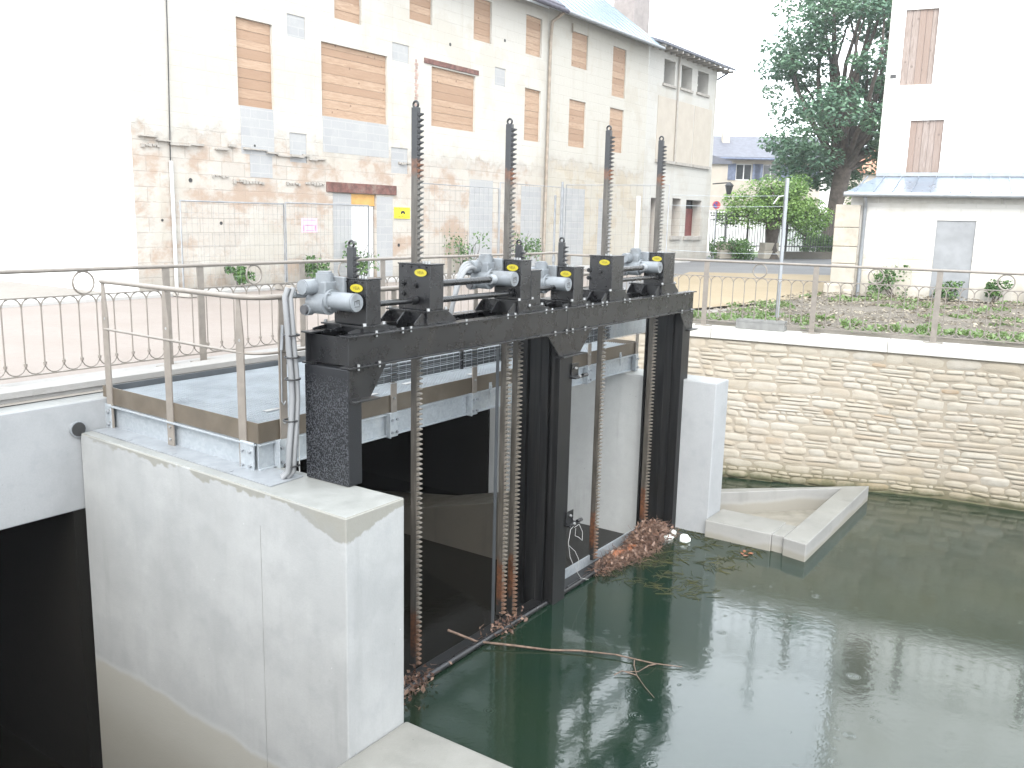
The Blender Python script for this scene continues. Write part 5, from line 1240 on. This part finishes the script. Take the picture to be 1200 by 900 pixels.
# lantern and no-parking sign on the corner building
lp = FP1 + GU * 30.6 - GV * .6
t = thing('street_lantern', 'dark hanging lantern on the corner of the far building', 'lantern', Vc((10.1, 43.6, 3.0)))
mb = MB(); mb.tube([(9.45, 44.2, 3.55), (10.1, 43.6, 3.6)], .03, 6); build(mb, 'bracket', M['iron'], t)
mb = MB(); mb.tube([(10.1, 43.6, 3.05), (10.1, 43.6, 3.45)], .10, 6, r2=.2); mb.tube([(10.1, 43.6, 3.46), (10.1, 43.6, 3.62)], .24, 6, r2=.05); build(mb, 'lamp_housing', M['iron'], t)
t = thing('no_parking_sign', 'round blue and red no-parking sign beside the iron fence', 'sign', Vc((9.62, 43.9, 2.4)))
mb = MB(); mb.cyl((9.62, 43.9, 2.55), (9.61, 43.86, 2.55), .19, 22); ds = build(mb, 'disc', M['signred'], t)
mb = MB(); mb.cyl((9.61, 43.855, 2.55), (9.61, 43.85, 2.55), .145, 22); build(mb, 'blue_field', M['signblue'], ds)
mb = MB(); mb.bar((9.51, 43.842, 2.65), (9.71, 43.842, 2.45), .01, .04, up=Vc((0, 0, 1))); build(mb, 'slash', M['signred'], ds)
mb = MB(); mb.tube([(9.62, 43.93, -.05), (9.62, 43.93, 2.75)], .03, 6); build(mb, 'pole', M['zinc'], t)

# ================================================================== FLOATING DEBRIS
random.seed(15)
mb = MB()
for k in range(2600):
    u = random.triangular(3.85, 5.95, 5.1); hgt = .05 + .24 * math.exp(-((u - 5.35) / .42) ** 2) + .07 * math.exp(-((u - 4.3) / .3) ** 2)
    v = -.56 + random.triangular(-.12, .30, .0) * (1 if u > 4.6 else .7); p = G(u, v, WZ + rnd(.0, hgt) * (1 - abs(v + .52) * 1.1)); d = (GU * rnd(-1, 1) + GV * rnd(-.7, 1) + Z * rnd(-.75, .35)).normalized() * rnd(.05, .17)
    q = p + d; q.z = max(q.z, WZ - .01); m_ = (p + q) / 2 + Vc((rnd(-1, 1), rnd(-1, 1), rnd(-.5, 1))) * .02
    mb.tube([p, m_, q], rnd(.0012, .0032), 3, caps=False, c=rnd(0, 1))
    if k % 3 == 0: leafquad(mb, p + Z*.012, rnd(.03, .09), c=rnd(.3, 1))
setp(build(mb, 'debris', M['reed']), 'heap of brown twigs and dead reeds caught on the far gate leaf', 'debris', kind='stuff')
for (u, v, L_, lab) in ((4.42, -.55, .30, 'orange rotten log end lying in the twig heap at the third tall rack'), (4.75, -.50, .22, 'small orange bark piece in the middle of the twig heap')):
    mb = MB(); mb.tube([G(u, v, WZ + .05), G(u + L_*.5, v - .02, WZ + .075), G(u + L_, v + .02, WZ + .055)], [.045, .05, .035], 8); setp(build(mb, 'driftwood', M['driftorange']), lab, 'driftwood')
for (u0, n, lab) in ((.75, 150, 'brown scraps caught at the foot of the tallest rack'), (2.2, 110, 'greenish scraps caught at the foot of the hose-fed rack')):
    mb = MB()
    for k in range(n):
        p = G(u0 + random.gauss(0, .14), -.55 + random.gauss(0, .07), WZ + .01 + abs(random.gauss(0, .05))); leafquad(mb, p, rnd(.02, .07), c=rnd(0, 1))
        if k % 2: mb.tube([p, p + (GU*rnd(-1, 1) + GV*rnd(-1, 1) + Z*rnd(-.2, .5)) * .07], .003, 3, caps=False, c=rnd(0, 1))
    setp(build(mb, 'litter_scraps', M['reed']), lab, 'debris', 'scraps at the rack feet', kind='stuff')
mb = MB()
for k in range(900):
    u, v = rnd(4.0, 6.6), rnd(-.4, .8); p = G(u, v, WZ + .003); d = (GU*rnd(-1, 1) + GV*rnd(-1, 1)).normalized()*rnd(.05, .2)
    if abs(mnoise.noise(Vc((u*2, v*2, 1)))) > .22: continue
    mb.tube([p, p + d*.5 + GV*rnd(-.02, .02), p + d], rnd(.002, .004), 3, caps=False, c=rnd(0, 1))
setp(build(mb, 'algae_strands', M['algae']), 'olive algae strands floating before the abutment', 'algae', kind='stuff')
br_ = thing('driftwood_branch', 'long thin bare branch floating out from the gate leaf', 'branch', G(2.1, .3, WZ))
W2 = WZ + .015
path = [G(1.62, -.86, -2.28), G(1.72, -.58, W2 + .03), G(1.88, -.27, W2 + .02), G(2.05, .05, W2), G(2.2, .30, W2 + .01), G(2.33, .62, W2 + .015), G(2.40, .98, W2 + .01), G(2.52, 1.22, W2)]
mb = MB(); mb.tube(path, [.013, .012, .011, .010, .009, .0075, .006, .003], 7); build(mb, 'main_stem', M['twig'], br_)
for pts in ([G(2.37, .80, W2), G(2.24, .86, W2 + .02), G(2.12, .95, W2), G(1.98, 1.10, W2), G(1.86, 1.25, W2)], [G(2.42, 1.0, W2), G(2.30, .98, W2 + .03), G(2.19, .93, W2), G(2.1, .80, W2)], [G(2.12, .95, W2), G(2.08, .82, W2 + .02), G(2.0, .78, W2)]):
    mb = MB(); mb.tube(pts, [.006 - .0009*i for i in range(len(pts))], 5); build(mb, 'side_twig', M['twig'], br_)
for i, (u, v, a, lab) in enumerate(((5.62, -.36, .4, 'white float nearest the black post, lying on its side in the water'), (5.70, -.16, 1.3, 'largest white float, rounded, drifting off the abutment'), (5.86, -.40, 2.2, 'smallest white float tucked into the corner of the abutment'))):
    mb = MB(); L_, r = ((.17, .05), (.13, .07), (.09, .045))[i]; d = GU*math.cos(a) + GV*math.sin(a); c_ = G(u, v, WZ + r*.35)
    mb.tube([c_ - d*L_*.5, c_ - d*L_*.45, c_ - d*L_*.2, c_ + d*L_*.2, c_ + d*L_*.42, c_ + d*L_*.55], [r*.5, r*.9, r, r*.95, r*.5, r*.3], 10); setp(build(mb, 'plastic_bottle', M['plastic']), lab, 'bottle', 'white floats at the abutment')
mb = MB()
for k in range(5): leafquad(mb, G(5.72 + rnd(-.1, .1), .66 + rnd(-.06, .06), WZ + .006), .09, Vc((rnd(-.2, .2), rnd(-.2, .2), 1)).normalized(), c=.5)
setp(build(mb, 'sodden_leaf', M['driftorange']), 'reddish sodden leaf clump floating before the triangular basin', 'leaf')
mb = MB()
for k in range(160):
    u, v = rnd(.02, .75), rnd(-1.25, -.8); p = G(u, v, -2.645 + .07 * math.exp(-((v + .85)/.12)**2) + rnd(0, .03)); mb.dome(p, rnd(.01, .035), rnd(.01, .035), rnd(.008, .02), 6, 3)
setp(build(mb, 'splash', M['foam']), 'white water splashing behind the overflowing gate leaf', 'splash', kind='stuff')

# ================================================================== RAIN HAZE
mb = MB(); mb.box(-148, 148, -19, 218, -5.3, 21)
hz = NT('rain_haze'); hz.t.nodes.remove(hz.b)
pv_ = hz.n('ShaderNodeVolumePrincipled'); pv_.inputs['Color'].default_value = (.94, .97, 1, 1); pv_.inputs['Density'].default_value = .0005; pv_.inputs['Anisotropy'].default_value = .2
hz.l(pv_.outputs[0], hz.out.inputs[1])
setp(build(mb, 'haze', hz.m, origin=(0, 0, 0)), kind='stuff')
sc.cycles.volume_bounces = 1
